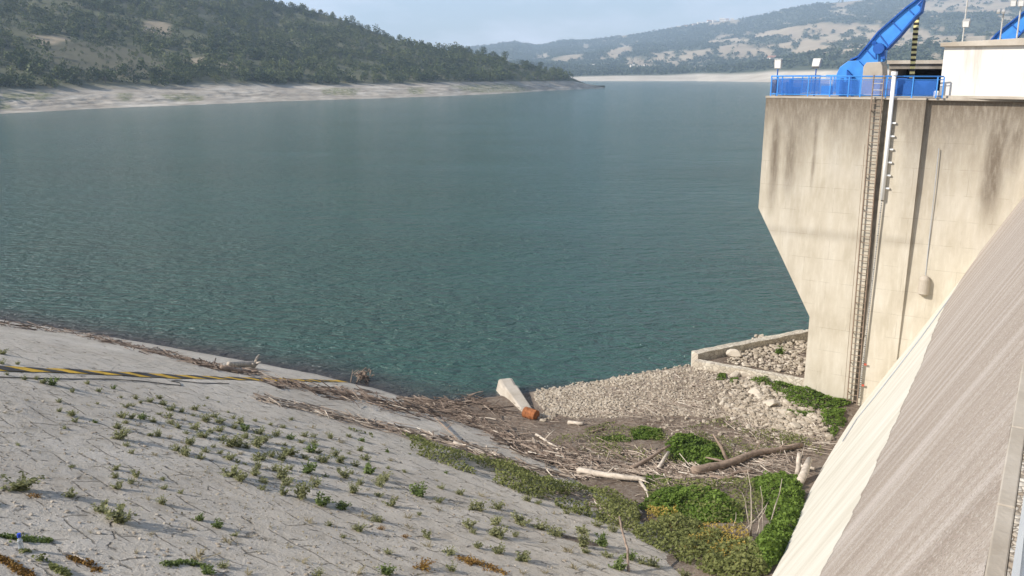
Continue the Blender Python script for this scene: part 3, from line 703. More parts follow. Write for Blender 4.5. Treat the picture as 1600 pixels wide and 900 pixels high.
f += [(0,2,3,1), (2,4,5,3), (4,6,7,5)]
b = len(e); e += [(UF, Wl, Zt), (UB, Wl, Zt), (UB, -3, Zt), (UF, -3, Zt)]; f += [(b+3, b+2, b+1, b)]
b = len(e); e += [(UB, Wl, Zt), (UB, -3, Zt), (UB, -3, 0), (UB, Wl, Zc), (UB, Wn, Zn), (UB, Wn, 0)]; f += [(b, b+1, b+2, b+3), (b+3, b+2, b+5, b+4)]
b = len(e); e += [(UF, GW1, Zt), (UF+.22, GW1, Zt), (UF+.22, GW1, 0), (UF, GW1, 0)]; f += [(b, b+1, b+2, b+3)]
rows, n = body('a', wl, lambda z: GW1); front(rows, n, lambda w, z: UF, tower, 'main_shaft', (e, f))
e = [(UF, GW0, Zt), (UF+.22, GW0, Zt), (UF+.22, GW0, 0), (UF, GW0, 0), (UF, Wp, Zt), (UF+.32, Wp, Zt), (UF+.32, Wp, 0), (UF, Wp, 0)]; f = [(3,2,1,0), (4,5,6,7)]
rows, n = body('b', lambda z: GW0, lambda z: Wp); front(rows, n, lambda w, z: UF, tower, 'corner_pilaster', (e, f))
def rec(w, z): return UF + .07 + .17*float(np.clip((z-4)/8, 0, 1))
rows = [(z, Wp, -3.0) for z in zz]; front(rows, 70, rec, tower, 'recessed_wall', ([(UF+.24,-3,Zt),(UB,-3,Zt),(UB,-3,0),(UF+.24,-3,0)], [(0,1,2,3)]))
rows = [(z, GW1, GW0) for z in zz]
MB().ubox(UF+.2, UF+.5, GW0, GW1, 0, Zt-.01).build('groove', M['dkconc'], tower)
MB().ubox(UF-.025, UB, Wp, Wl+.03, Zt+.004, Zt+.10).ubox(UF+.255, UB, -3, Wp-.003, Zt+.004, Zt+.10).build('deck_slab', M['concrete'], tower, .012)

# ladder on the tower face
ul = UF-.16; lt = thing('ladder', 'long rusty steel ladder fixed to the tower face beside the white gauge pole', 'ladder', P(ul, 8, .8))
wa, za = on_u(1361.5, 160, ul); wb, _ = on_u(1377.5, 160, ul); _, zt = on_u(1370, 117, ul)
wa2 = on_u(1324, 622, ul)[0]; wb2 = on_u(1340, 622, ul)[0]; z0 = 1.0
def lad(k, z): f_ = (z-za)/(z0-za); return (wa + (wa2-wa)*f_) if k == 0 else (wb + (wb2-wb)*f_)
for k in (0, 1): MB().tube([P(ul, lad(k, z0), z0), P(ul, lad(k, za), za), P(ul, lad(k, za), zt)], .032, 8).build('rail', M['rustysteel'] if k else M['rustysteel'], lt)
z = z0+.2; proto = None
while z < zt-.1:
    m = MB().tube([P(ul, lad(0, z), z), P(ul, lad(1, z), z)], .019, 6)
    m.build('rung', M['rustysteel'] if z < Zt else M['galv'], lt); z += .30
z = z0+.6
while z < Zt:
    for k in (0, 1): MB().tube([P(ul, lad(k, z), z), P(UF+.02, lad(k, z), z)], .028, 6).build('bracket', M['rustysteel'], lt)
    z += 1.55
MB().tube([P(ul-.0, lad(0, z0)+.17, z0), P(ul, lad(0, za)+.10, 14)], .011, 6).build('guide_wire', M['rustysteel'], lt)
# gauge: white tube above, graduated staff below
ug = UF-.12
ga = at_u(1397.5, 116, ug); gb = at_u(1378, 312, ug); gc = at_u(1342, 622, ug)
gp = thing('water_gauge', 'white water level pole with graduated staff down the tower face', 'gauge', gc)
MB().tube([ga, gb], [.092,.092], 14).build('white_tube', M['white'], gp, smooth_=True)
MB().tube([ga+Vector((0,0,-.05)), ga+Vector((0,0,.12))], .14, 14).build('cap', M['white'], gp)
dv = (gc-gb); L = dv.length; dn = dv.normalized(); ex = -Wd*.034; ey = U*.015
staff = MB().box((gb+gc)/2, ex, ey, dn*L/2).build('graduated_staff', M['galv'], gp)
tk = MB(); nt = 90
for k in range(nt):
    p = gb + dn*L*(k+.5)/nt; tk.box(p - U*.018 + ex*(.3 if k % 5 else 0), ex*(.5 if k % 5 else .9), U*.004, dn*.022)
tk.build('graduation_marks', M['black'], staff)
for k in range(6):
    p = ga + (gb-ga)*(.38+.105*k); MB().box(p - Wd*.17 + U*.05, -Wd*.10, U*.03, Vector((0,0,.035))).build('clamp', M['white'], gp)
for k in (.82, .93): MB().box(gb+dv*k - Wd*.12, -Wd*.06, U*.012, Vector((0,0,.05))).build('red_marker', M['red'], gp)
# hanging float
uf = rec(5, 12) - .09
fa = at_u(1467, 232, uf); fb = at_u(1446, 432, uf)
ff = thing('cable_float', 'pale bullet shaped weight hanging on a thin cable against the recessed wall', 'float', fb)
MB().tube([fa, fb], .018, 6).build('cable', M['grey'], ff)
MB().tube([fb+Vector((0,0,z)) - U*.1 for z in (.06, 0, -.12, -.75, -.80, -.98)], [.07, .17, .235, .245, .25, .02], 18).build('weight', M['concrete'], ff, smooth_=False)

# ================================================================== ON THE DECK
ZD = Zt + .10
def wz(px, py, u): return on_u(px, py, u)
# railing
ur = UF+.16
WL0 = on_u(1205, 130, ur)[0]; WR0 = on_u(1474, 130, ur)[0]; ZR = on_u(1240, 119, ur)[1]
def railing(name, label, pts, posts, panels):
    r = thing(name, label, 'railing', P(pts[0][0], pts[0][1], ZD), 'blue railings of the tower deck')
    def line(z, rad, nm):
        MB().tube([P(u, w, z) for u, w in pts], rad, 8).build(nm, M['blue'], r, smooth_=True)
    line(ZR, .032, 'top_rail'); line(ZR-.14, .018, 'upper_rail'); line(ZD+.09, .022, 'bottom_rail')
    for u, w in posts: MB().ubox(u-.025, u+.025, w-.028, w+.028, ZD, ZR-.02).build('post', M['blue'], r)
    for (u0, w0), (u1, w1) in panels:
        a, b_ = P(u0, w0, 0), P(u1, w1, 0); z0_, z1_ = ZD+.13, ZR-.17; nrm = (b_-a).cross(Vector((0,0,1))).normalized()*.004
        vs = [a+Vector((0,0,z0_)), b_+Vector((0,0,z0_)), b_+Vector((0,0,z1_)), a+Vector((0,0,z1_))]
        MB().prism(vs, nrm).build('mesh_panel', M['mesh'], r)
    return r
pw = [on_u(px, 135, ur)[0] for px in (1205,1215,1263,1297.5,1326,1345,1385,1426,1464,1474)]
railing('deck_railing', 'long blue front railing with perforated panels along the tower deck edge', [(ur, WL0), (ur, WR0)], [(ur, w) for w in pw],
        [((ur, a-.05), (ur, b+.05)) for a, b in zip(pw[:-1], pw[1:]) if a-b > .4])
us_ = [ur+.1, 46.2, 48.2, 50.2, 52.2, 54.2]
railing('deck_railing', 'blue side railing running back along the lake edge of the deck', [(ur+.05, WL0+.02), (54.2, WL0+.02)], [(u, WL0+.02) for u in us_[1:]],
        [((a+.05, WL0+.02), (b-.05, WL0+.02)) for a, b in zip(us_[:-1], us_[1:])])
railing('deck_railing', 'blue rear railing on the far edge of the deck', [(55.6, WL0), (55.6, 4)], [(55.6, w) for w in (12.2,10.3,8.4,6.5,4.6)], [((55.6, a-.05), (55.6, b+.05)) for a, b in ((12.2,10.3),(10.3,8.4),(8.4,6.5),(6.5,4.6))])
# flood lamps on the railing
def flood(px, ptop, u, label, zbase, tilt, sc=1.0, pale=True):
    w, z = on_u(px, ptop, u); r = thing('flood_lamp', label, 'lamp', P(u, w, zbase), 'flood lamps on the tower deck')
    MB().tube([P(u, w, zbase), P(u, w, z-.25*sc)], .03, 8).build('pole', M['blue2'] if pale else M['galv'], r)
    c = P(u, w, z); d = (-U*math.cos(tilt) + Vector((0,0,math.sin(tilt)))).normalized(); s_ = Wd; k = d.cross(s_).normalized()
    hs = MB().box(c, s_*.17*sc, k*.22*sc, d*.09*sc).build('housing', M['galv'], r, .02); MB().box(c + d*.093*sc, s_*.13*sc, k*.17*sc, d*.006).build('glass', M['white'], hs)
    MB().tube([c - s_*.2*sc, c - s_*.2*sc - k*.26*sc, c + s_*.2*sc - k*.26*sc, c + s_*.2*sc], .014, 5).build('bracket', M['grey'], r)
flood(1216, 100, ur+.25, 'upright white flood lamp on the lake corner of the blue railing', ZD, -.1)
flood(1276, 99, ur+.3, 'grey flood lamp tilted up between corner lamp and blue crane', ZD, .6, 1.05)
# blue boom crane: outline of the boom in the plane u, with real depth
def crane(u, du, label):
    r = thing('boom_crane', label, 'crane', P(u, on_u(1330,150,u)[0], ZD), 'blue gate lifting cranes')
    A = lambda pts, uu: [at_u(px, py, uu) for px, py in pts]
    boom = [(1332,100),(1343,87),(1355.5,71),(1372.5,50),(1393,32),(1416,12),(1431,1),(1452,-18),(1456,-10),(1441.5,0),(1438,18),(1431,25),(1404.6,56),(1384,77),(1382,92),(1360,118),(1340,118)]
    bm = MB().prism(A(boom, u), U*du).build('boom', M['blue'], r, .015)
    def flange(line, nm):
        m = MB()
        for (a, b) in zip(line[:-1], line[1:]):
            p, q_ = at_u(*a, u), at_u(*b, u); d = (q_-p).normalized(); k = d.cross(U).normalized()
            m.box((p+q_)/2 + U*du/2, d*((q_-p).length/2+.01), U*(du/2+.12), k*.035)
        m.build(nm, M['blue2'], bm)
    flange([(1329,93.5),(1341,88),(1355.5,71),(1372.5,50),(1393,32),(1416,12),(1431,1),(1452,-18)], 'upper_flange')
    flange([(1442,0),(1438.5,18),(1431,25),(1404.6,56),(1384,77)], 'lower_flange')
    for a, b in (((1352,76),(1366,91)), ((1374,54),(1387,71)), ((1393,33),(1407,47)), ((1417,12),(1427,22))):
        p, q_ = at_u(*a, u-.03), at_u(*b, u-.03); d = (q_-p).normalized(); MB().box((p+q_)/2, d*((q_-p).length/2), U*.03, d.cross(U).normalized()*.03).build('stiffener', M['blue2'], bm)
    hub = [(1307,116),(1312,105),(1325,95.5),(1341,94.5),(1352,107),(1351,149),(1306,149)]
    MB().prism(A(hub, u-.25), U*(du+.5)).build('pivot_housing', M['blue'], r, .02)
    MB().prism(A([(1323,109),(1331,118),(1331,149),(1322,149)], u-.55), U*.3).build('gusset', M['blue2'], r)
    # winch on the boom
    c = at_u(1374, 76, u-.2)
    w_ = MB().tube([c - U*.25, c + U*.12], .26, 14); w_.build('winch_drum', M['blue2'], r)
    MB().tube([at_u(1365.5,67,u-.28), at_u(1365.5,67,u+.05)], .11, 12).build('sheave', M['blue2'], r)
    MB().prism(A([(1377,71),(1382,74),(1382.5,92),(1376,92)], u-.30), U*.3).build('winch_frame', M['blue2'], r)
    MB().tube([at_u(1369,80,u-.15), at_u(1369,93,u-.15)], .05, 8).build('hydraulic_hose', M['blue2'], r)
    MB().tube([at_u(1434,8,u-.1), at_u(1440,2,u-.1), at_u(1443,-6,u-.1)], .05, 8).build('tip_hook', M['blue2'], r)
    return r
cr = crane(47.0, .62, 'blue boom crane rising from its housing on the tower deck')
c2 = copy_tree(cr); c2['label'] = 'second blue crane boom half hidden behind the white hut roof'
c2.location = c2.location + at_u(1558,52,53.5) - at_u(1372.5,50,47)
# concrete pier beside the crane
up_ = 46.0
pr = [at_u(px, py, up_) for px, py in [(1345,150),(1349,104),(1354,97.5),(1376,96.5),(1379,103),(1380,150)]]
tag(MB().prism(pr, U*1.3).build('concrete_pier', M['concrete'], None, .03), 'chamfered bare concrete pier in front of the blue crane', 'pier')
# striped post
a = at_u(1433, 23, 48.5); b = at_u(1424.5, 122, 48.5); d = (b-a); sp = thing('striped_post', 'tall black and yellow striped post behind the deck railing', 'post', b)
MB().box((a+b)/2, Wd*.105, U*.10, d/2).build('post_body', M['postyellow'], sp)
n = 12
for k in range(n):
    p = a + d*(k+.75)/(n+.3); MB().box(p, Wd*.112, U*.107, d/(n+.3)*.25).build('black_band', M['black'], sp)
MB().box(a - d.normalized()*.05, Wd*.13, U*.12, d.normalized()*.09).build('cap', M['galv'], sp)
MB().box(P(48.5, b.dot(Wd), (b.z+ZD)/2-.02), Wd*.10, U*.09, Vector((0,0,max(.1, (b.z-ZD)/2)))).build('foot', M['blue2'], sp)
# machinery behind the panels
def machine(px0, px1, py, u, depth_, mat, label, extras=()):
    w1, z1 = on_u(px0, py, u); w0, _ = on_u(px1, py, u)
    r = thing('power_unit', label, 'machine', P(u+depth_/2, (w0+w1)/2, ZD)); MB().ubox(u, u+depth_, w0, w1, ZD, z1).build('cabinet', mat, r, .03)
    for px, pyt, rad in extras:
        w, z = on_u(px, pyt, u-.12); MB().tube([P(u-.12, w, ZD), P(u-.12, w, z)], rad, 10).build('pipe', M['blue2'], r)
    return r
machine(1228, 1246, 136, 46, .7, M['blue2'], 'blue pump unit with upright pipes behind the lake corner railing', [(1224,141,.06),(1230,128,.05),(1236,124,.10),(1243,138,.06)])
machine(1283, 1297, 134, 47.5, .8, M['blue'], 'small blue cabinet behind the railing left of the crane', [(1279,146,.05)])
machine(1312, 1322, 128, 45.2, .5, M['blue2'], 'blue valve block on the deck at the foot of the crane housing', [(1316,122,.08),(1325,134,.06),(1333,138,.07)])
machine(1402, 1424, 122, 49.5, 1.2, M['blue2'], 'dark blue cabinet behind the railing left of the striped post', [(1420,120,.07)])
machine(1430, 1462, 126, 50.2, 1.4, M['blue2'], 'wide dark blue tank behind the railing beside the white hut', [(1458,137,.05)])
m_ = machine(1459, 1466, 142, 45.3, .3, M['white'], 'small white box on the deck beside the white hut')
# low gatehouse behind
gh = thing('gatehouse', 'low concrete gatehouse with a deep dark opening behind the railing', 'gatehouse', P(52, 5, ZD))
w1, zt1 = on_u(1390, 95, 51); w0, _ = on_u(1500, 95, 51); _, zm = on_u(1430, 108, 51)
MB().ubox(51, 55.3, w0, w1, zm, zt1).build('roof_beam', M['dkconc'], gh, .02); MB().ubox(50.85, 51, w0-.1, w1+.1, zt1-.16, zt1+.02).build('eaves', M['concrete'], gh)
MB().ubox(51.1, 55, w1-.35, w1-.02, ZD, zm).build('pillar', M['dkconc'], gh); MB().ubox(54.6, 55, w0, w1-.36, ZD, zm).build('back_wall', M['dark'], gh)  # back wall coloured near-black: shade of the opening painted in
# white hut
hb = thing('white_hut', 'whitewashed hut with flat concrete roof at the end of the tower deck', 'hut', P(45, 3, Zt))
wh, zh = on_u(1476, 73, 44.5); _, zb_ = on_u(1476, 149, 44.5)
def hut(w, u): return P(u - (wh-w)*.12, w, 0)
def slab(mb, w0, w1, u0, u1, z0, z1, zr=0):
    c = [hut(w0,u0), hut(w0,u1), hut(w1,u1), hut(w1,u0)]
    return mb.hexa([p+Vector((0,0,z0)) for p in c] + [p+Vector((0,0,z1 + (zr if i < 2 else 0))) for i, p in enumerate(c)])
slab(MB(), -3, wh, 44.5, 49, zb_, zh).build('wall', M['whitewash'], hb)
slab(MB(), -3.2, wh+.16, 44.3, 49.2, zh+.002, zh+.17, .35).build('roof_slab', M['concrete'], hb, .015)
slab(MB(), -3.05, wh+.05, 44.40, 49.1, Zt+.102, zb_-.002).build('plinth', M['concrete'], hb)
def roof_lamp(px, pbase, ptop, u, label, heads):
    w, z0_ = on_u(px, pbase, u); w2, z1_ = on_u(px, ptop, u); w2 = w
    r = thing('roof_lamp', label, 'lamp', P(u, w, zh+.2))
    MB().tube([P(u, w, zh+.1), P(u, w, z1_)], .035, 8).build('pole', M['galv'], r)
    for hx, hy, sx, sy in heads:
        wc, zc_ = on_u(hx, hy, u-.1); MB().box(P(u-.1, wc, zc_), Wd*sx, U*.16 + Vector((0,0,.06)), Vector((0,0,sy)) - U*.05).build('lamp_head', M['galv'], r, .02); lh = r.children[-1]
        MB().box(P(u-.275, wc, zc_-.06), Wd*sx*.8, U*.004+ Vector((0,0,.002)), Vector((0,0,sy*.8)) - U*.04).build('glass', M['white'], lh)
    return r
roof_lamp(1503.5, 68, -25, 45.3, 'tall thin pole with one floodlight, leftmost on the white hut roof', [(1510,36,.15,.14)])
roof_lamp(1562, 66, 17, 47.5, 'short pole with a small twin lamp crossbar on the hut roof', [(1560.5,18,.07,.05),(1568,18,.07,.05)])
roof_lamp(1588, 64, -30, 45.8, 'thick pole at the right edge of the hut roof with twin floodlights', [(1584,4,.12,.12),(1596,4,.12,.12)])
# masonry terrace at the tower foot
ZT = 1.64
tw = thing('stone_terrace', 'low masonry terrace filled with rubble beside the tower foot', 'terrace', P(46, 13, 1))
cor = [(44.7, 9.6), (44.7, 15.95), (52.4, 11.7), (54, 9.6)]
def wallrun(a, b, th, z0, z1, nm, mat):
    a, b = P(*a, 0), P(*b, 0); d = (b-a); n = int(d.length/.4)+1; k = Vector((0,0,1)).cross(d.normalized())*th
    V = []; FA = []; F = []
    prof = [(Vector((0,0,z0)), 0), (Vector((0,0,z1)), z1-z0), (k+Vector((0,0,z1)), z1-z0+th), (k+Vector((0,0,z0)), 2*(z1-z0)+th)]
    for i in range(n+1):
        for off, s in prof: V.append(a+d*i/n+off + Vector((random.uniform(-.02,.02), random.uniform(-.02,.02), random.uniform(-.02,.02)))); FA.append((d.length*i/n, s, 0))
    for i in range(n):
        for j in range(3): F.append((i*4+j, (i+1)*4+j, (i+1)*4+j+1, i*4+j+1))
    F += [(0,1,2,3), (n*4+3, n*4+2, n*4+1, n*4)]
    return link(nm, raw_mesh(nm, np.array([tuple(v) for v in V]), np.array(F), mat, {'face': np.array(FA)}), tw)
wallrun((44.7,9.6), (44.7,15.95), .4, 0, ZT, 'front_wall', M['masonry'])
wallrun((44.75,15.9), (52.4,11.7), .55, -1, ZT+.30, 'lake_wall', M['masonry']); wallrun((52.4,11.7), (54,9.6), .5, -1, ZT+.30, 'lake_wall', M['masonry'])
MB().prism([P(u, w, .2) for u, w in ((45.05,9.6),(45.05,15.4),(52.1,11.4),(53.6,9.6))], Vector((0,0,ZT-.32))).build('rubble_fill', M['soil'], tw)
# ================================================================== LOOSE THINGS ON THE BANK AND IN THE GULLY
def up_at(x, y):
    e = .15; g = float(ground(x, y)); return Vector((g-float(ground(x+e, y)), g-float(ground(x, y+e)), e)).normalized()
# painted warning band running into the water
yl = hits([(px, np.interp(px, [-300,-60,0,100,250,400,470,532], [560,572,576.5,580,588,593,594.5,596])) for px in np.linspace(-300, 536, 126)])[:,:3]
cl = [Vector(p) for p in yl]; acc = [0]
for a, b in zip(cl[:-1], cl[1:]): acc.append(acc[-1] + (b-a).length)
def along(s):
    i = int(np.clip(np.searchsorted(acc, s)-1, 0, len(cl)-2)); f = (s-acc[i])/(acc[i+1]-acc[i]); p = cl[i].lerp(cl[i+1], f)
    d = (cl[min(i+2,len(cl)-1)]-cl[max(i-1,0)]); d.z = 0; d.normalize(); return p, Vector((-d.y, d.x, 0))
def on_bank(p, dz): return Vector((p.x, p.y, float(bank_z(p.x, p.y)) + dz))
ws = thing('warning_band', 'worn yellow and black band painted down the pavement into the water', 'painted band', cl[76])
HW = .31
def ribbon(s0, s1, skew, dz, mat, nm, hw=HW):
    V = []; F = []; n = max(2, int((s1-s0)/.3))
    for i in range(n+1):
        for j in range(5):
            o = -1 + j*.5; s = s0 + (s1-s0)*i/n + skew*o
            p, k = along(min(max(s, 0), acc[-1])); q_ = p + k*(o*hw)
            V.append(tuple(on_bank(q_, dz)))
    for i in range(n):
        for j in range(4): F.append((i*5+j, (i+1)*5+j, (i+1)*5+j+1, i*5+j+1))
    m = bpy.data.meshes.new(nm); m.from_pydata(V, [], F); m.materials.append(mat); m.update(); return link(nm, m, ws)
Ltot = acc[-1]; ribbon(0, Ltot, 0, .022, M['yellowp'], 'yellow_paint')
s = .4; per = 1.55
while s < Ltot-1.2: ribbon(s, s+per*.5, -.26, .032, M['blackline'], 'black_stripe', HW*.98); s += per
# cable lying on the pavement
cb = hits([(-300,577),(-150,583),(-40,588),(0,590),(60,592),(110,593),(170,593),(220,596),(262,601),(283,603),(281,599),(268,596),(275,595),(310,599),(358,600)])
tag(MB().tube([Vector(p[:3])+Vector((0,0,.02)) for p in cb], .016, 6).build('cable', M['black']), 'thin black cable lying on the pavement below the warning band', 'cable')

# driftwood: the tangle as stuff, the bigger pieces singly
def stick_geo(p, d, L, r, bend, rr_):
    n = 4; k = 4; side = Vector((rr_.uniform(-1,1), rr_.uniform(-1,1), rr_.uniform(-.2,.7))); pts = []
    for i in range(n+1):
        f = i/n; pts.append(p + d*(L*(f-.5)) + side*(bend*L*math.sin(f*math.pi)) )
    return pts, [r*(1-.65*i/n) for i in range(n+1)]
sv, sf, st_ = [], [], []
def add_stick(p, d, L, r, bend, tint):
    pts, rd = stick_geo(p, d, L, r, bend, random); mb = MB(); mb.tube(pts, rd, 4, False)
    b = len(sv); sv.extend(mb.v); sf.extend([tuple(i+b for i in f) for f in mb.f]); st_.extend([min(1, max(0, tint+random.gauss(0,.2)))]*len(mb.v))
def stick_band(poly, width, n, Lr, rad, tint, along_bias=.8, lift=.12):
    poly = [Vector((a, b, 0)) for a, b in poly]; cum = [0]
    for a, b in zip(poly[:-1], poly[1:]): cum.append(cum[-1] + (b-a).length)
    PX = []
    for _ in range(n):
        s = random.random()*cum[-1]; i = max(0, min(len(poly)-2, int(np.searchsorted(cum, s))-1)); f = (s-cum[i])/(cum[i+1]-cum[i])
        w = width if not isinstance(width, tuple) else width[0] + (width[1]-width[0])*s/cum[-1]
        q_ = poly[i].lerp(poly[i+1], f); PX.append((q_.x + random.gauss(0, w*.4), q_.y + random.gauss(0, w*.5)))
    A = hits(PX); B = hits([(p[0]+6, p[1]+1.8) for p in PX])
    for a, b in zip(A, B):
        L = random.uniform(*Lr)*(1.6 if random.random() < .08 else 1)
        base = Vector(b[:3])-Vector(a[:3]); th = random.gauss(0, .55) if random.random() < along_bias else random.uniform(0, 6.28)
        if base.length > 3 or base.length < 1e-4: continue
        base.normalize(); d = Vector((base.x*math.cos(th)-base.y*math.sin(th), base.x*math.sin(th)+base.y*math.cos(th), 0)).normalized()
        p = Vector(a[:3]); e = .2
        d.z = (float(ground(p.x+d.x*e, p.y+d.y*e))-float(ground(p.x-d.x*e, p.y-d.y*e)))/(2*e) + random.gauss(0, .16); d.normalize()
        add_stick(p + Vector((0,0,random.uniform(.01, lift))), d, L, random.uniform(.5,1)*rad, random.uniform(-.10,.10), tint)
stick_band([(-10,505),(35,511),(90,517),(133,523),(152,531),(187,537),(213,546),(253,551),(293,564),(333,574),(373,581),(410,586)], 4.5, 330, (.3,1.6), .035, .22)
stick_band([(140,526),(187,537),(230,548),(262,555),(300,566),(345,577)], 4, 160, (.2,.9), .03, .15)
stick_band([(425,599),(475,604),(500,611),(540,617),(577,622),(592,632),(627,636),(665,640),(715,650)], (6,13), 520, (.3,1.5), .035, .27)
stick_band([(655,636),(715,650),(760,667),(800,692),(850,715),(905,728)], 10, 480, (.3,1.8), .04, .33)
stick_band([(640,628),(690,634),(740,628),(775,640),(800,650)], 8, 170, (.3,1.6), .04, .18)
stick_band([(410,625),(455,634),(500,645),(540,655),(580,664),(640,678),(690,690),(740,705),(800,728),(850,742)], (4,11), 520, (.3,1.4), .03, .62)
stick_band([(680,684),(740,704),(800,726),(860,742),(920,747)], 5, 170, (.4,1.8), .04, .7)
stick_band([(790,690),(850,705),(900,722),(960,735),(1040,742),(1110,745)], 13, 560, (.4,2.0), .04, .55)
stick_band([(930,700),(1000,715),(1060,735),(1130,742),(1200,720),(1270,700)], 10, 300, (.4,2.0), .035, .6)
stick_band([(1000,640),(1080,630),(1130,650),(1200,680),(1290,690)], 16, 300, (.3,1.4), .022, .66)
stick_band([(1230,690),(1270,690),(1295,665)], 14, 120, (.3,1.3), .025, .62)
stick_band([(850,775),(900,770),(950,800),(1000,830)], 8, 90, (.4,1.4), .03, .72)
stick_band([(800,640),(900,668),(1000,668),(1100,690)], 12, 150, (.2,.9), .02, .4)
stick_band([(1050,590),(1100,605),(1180,640)], 18, 160, (.3,1.2), .018, .6)
stick_band([(770,655),(830,675),(900,690),(980,700)], 14, 260, (.15,.8), .014, .5)
stick_band([(1000,655),(1100,675),(1230,700)], 14, 320, (.15,.9), .014, .55)
stick_band([(1010,775),(1100,760),(1200,745),(1260,735)], 12, 160, (.2,1.1), .02, .6)
stick_band([(690,650),(770,672),(830,698),(900,718),(980,734),(1080,742)], 12, 700, (.15,.8), .013, .42, .4, .2)
stick_band([(640,632),(700,640),(760,652)], 9, 250, (.15,.7), .013, .25, .4, .15)
stick_band([(900,735),(1000,750),(1130,748),(1240,720)], 9, 350, (.2,.9), .014, .55, .4, .2)
stick_band([(860,625),(960,615),(1060,600)], 14, 200, (.25,1.0), .014, .66)
stick_band([(900,650),(1000,645),(1100,640)], 10, 200, (.25,1.0), .016, .6)
for a, b in zip([(1150,548),(1185,545),(1205,552),(1225,560),(1160,565)]*16, range(80)):
    w, z = on_u(a[0]+random.uniform(-22,22), a[1]+random.uniform(-8,8), 48); p = P(random.uniform(45.6,50), random.uniform(10.2,13.2), ZT-.08)
    th = random.uniform(0,6.28); add_stick(p, Vector((math.cos(th), math.sin(th), random.gauss(0,.1))), random.uniform(.4,1.4), .025, .05, .6)
F4 = np.array(sf, np.int32)
o = link('driftwood', raw_mesh('driftwood', np.array([tuple(v) for v in sv]), F4, M['stick'], {'tint': np.array(st_)}))
tag(o, 'tangled small driftwood sticks washed into lines along the bank and gully', 'driftwood', kind='stuff')
def log(px, r0, r1, mat, label, name='log', cat='log', lift=.1, branches=(), ends=None, group=None):
    A = [Vector(p[:3]) + Vector((0,0,lift)) for p in hits(px)]
    if ends: A = [a + Vector((0,0,e)) for a, e in zip(A, ends)]
    # extra wavering points
    pts = []; n = len(A)
    for i in range(n-1):
        for k in range(3): pts.append(A[i].lerp(A[i+1], k/3) + Vector((random.uniform(-.03,.03), random.uniform(-.03,.03), random.uniform(-.02,.03)))*min(1, r0*8))
    pts.append(A[-1]); m = len(pts); rd = [(r0 + (r1-r0)*i/(m-1))*random.uniform(.9,1.12) for i in range(m)]
    r = thing(name, label, cat, A[0], group); MB().tube(pts, rd, 9).build('trunk', mat, r, smooth_=True)
    for i, (dx, dy, dz), rb in branches:
        p = pts[i]; MB().tube([p, p+Vector((dx*.5,dy*.5,dz*.6)), p+Vector((dx,dy,dz))], [rb, rb*.75, rb*.35], 6).build('branch', mat, r, smooth_=True)
    return r
log([(1082,744),(1110,738),(1150,728),(1180,715),(1215,709),(1252,702)], .19, .11, M['brownwood'], 'longest brown tree trunk lying across the gully before the dam toe', lift=.22, branches=[(5,(-.5,.9,.9),.09),(5,(-.9,.35,.1),.07),(9,(.3,.3,.5),.03),(12,(.5,.2,.35),.03),(3,(-.2,-.5,.2),.03)])
log([(1108,750),(1135,752),(1155,742),(1175,740)], .11, .06, M['brownwood'], 'crooked brown branch lying just below the longest trunk', 'branch', 'branch', .12, [(3,(.3,-.3,.25),.03)])
log([(903,742),(935,747),(970,752),(1008,756)], .15, .10, M['palewood'], 'thick bleached log lying level in the middle of the driftwood', lift=.18, branches=[(4,(.5,.2,.35),.04),(8,(.4,-.6,.1),.05)])
log([(986,737),(1012,728),(1046,712)], .10, .06, M['brownwood'], 'grey brown pole slanting up out of the driftwood left of the long trunk', 'branch', 'branch', .15, (), (0,.15,.35))
log([(1027,738),(1044,720)], .10, .07, M['palewood'], 'short pale stub leaning beside the slanting grey brown pole', 'branch', 'branch', .1, (), (0,.3))
log([(1250,758),(1263,739)], .16, .13, M['palewood'], 'stout pale stump end leaning against the dam toe', 'stump', 'stump', .1, (), (0,.5))
log([(1246,742),(1247,735)], .10, .09, M['palewood'], 'upright pale stake near the end of the longest trunk', 'stake', 'stake', 0, (), (0,.75))
log([(1250,733),(1272,738)], .06, .06, M['palewood'], 'short pale plank lying by the upright stake', 'plank', 'plank', .15)
log([(1000,757),(1010,772),(1014,784)], .07, .03, M['palewood'], 'pale branch bending down below the thick bleached log', 'branch', 'branch', .12)
log([(975,786),(990,797),(1002,806)], .09, .06, M['palewood'], 'pale stick at the left edge of the big green mound', 'branch', 'branch', .1)
log([(680,656),(698,674),(715,690)], .04, .02, M['brownwood'], 'straight grey branch lying across the driftwood at its left end', 'branch', 'branch', .12, [(3,(.4,.2,.3),.02)])
log([(708,696),(735,704),(760,711)], .075, .04, M['palewood'], 'bleached branch along the upper edge of the green strip', 'branch', 'branch', .12)
log([(838,682),(858,695),(880,707)], .07, .03, M['palewood'], 'forked pale branch on the brown soil right of the rusty barrel', 'branch', 'branch', .1, [(2,(.5,.3,.4),.03)])
log([(888,663),(911,665)], .10, .08, M['palewood'], 'short bleached log lying on brown soil below the rubble', 'log', 'log', .1)
log([(924,677),(944,671)], .06, .05, M['brownwood'], 'dark stick on the soil near the first green clump', 'branch', 'branch', .06)
log([(358,574),(380,573),(398,575)], .13, .17, M['palewood'], 'pale log with dark root end stranded above the warning band', lift=.16, branches=[(6,(.25,.1,.55),.10),(6,(.4,-.2,.25),.10),(6,(.1,.3,.4),.08),(5,(.2,-.3,.1),.08)])
log([(345,578),(372,583),(400,585)], .13, .08, M['brownwood'], 'brown branch bundle lying under the stranded pale log', 'branch', 'branch', .1, [(3,(-.6,.1,.15),.04),(5,(.5,-.2,.1),.04)])
log([(548,598),(552,590)], .03, .02, M['brownwood'], 'thin forked twig standing left of the twiggy root ball', 'branch', 'branch', 0, [(2,(.4,.1,.3),.015)], (0,.5))
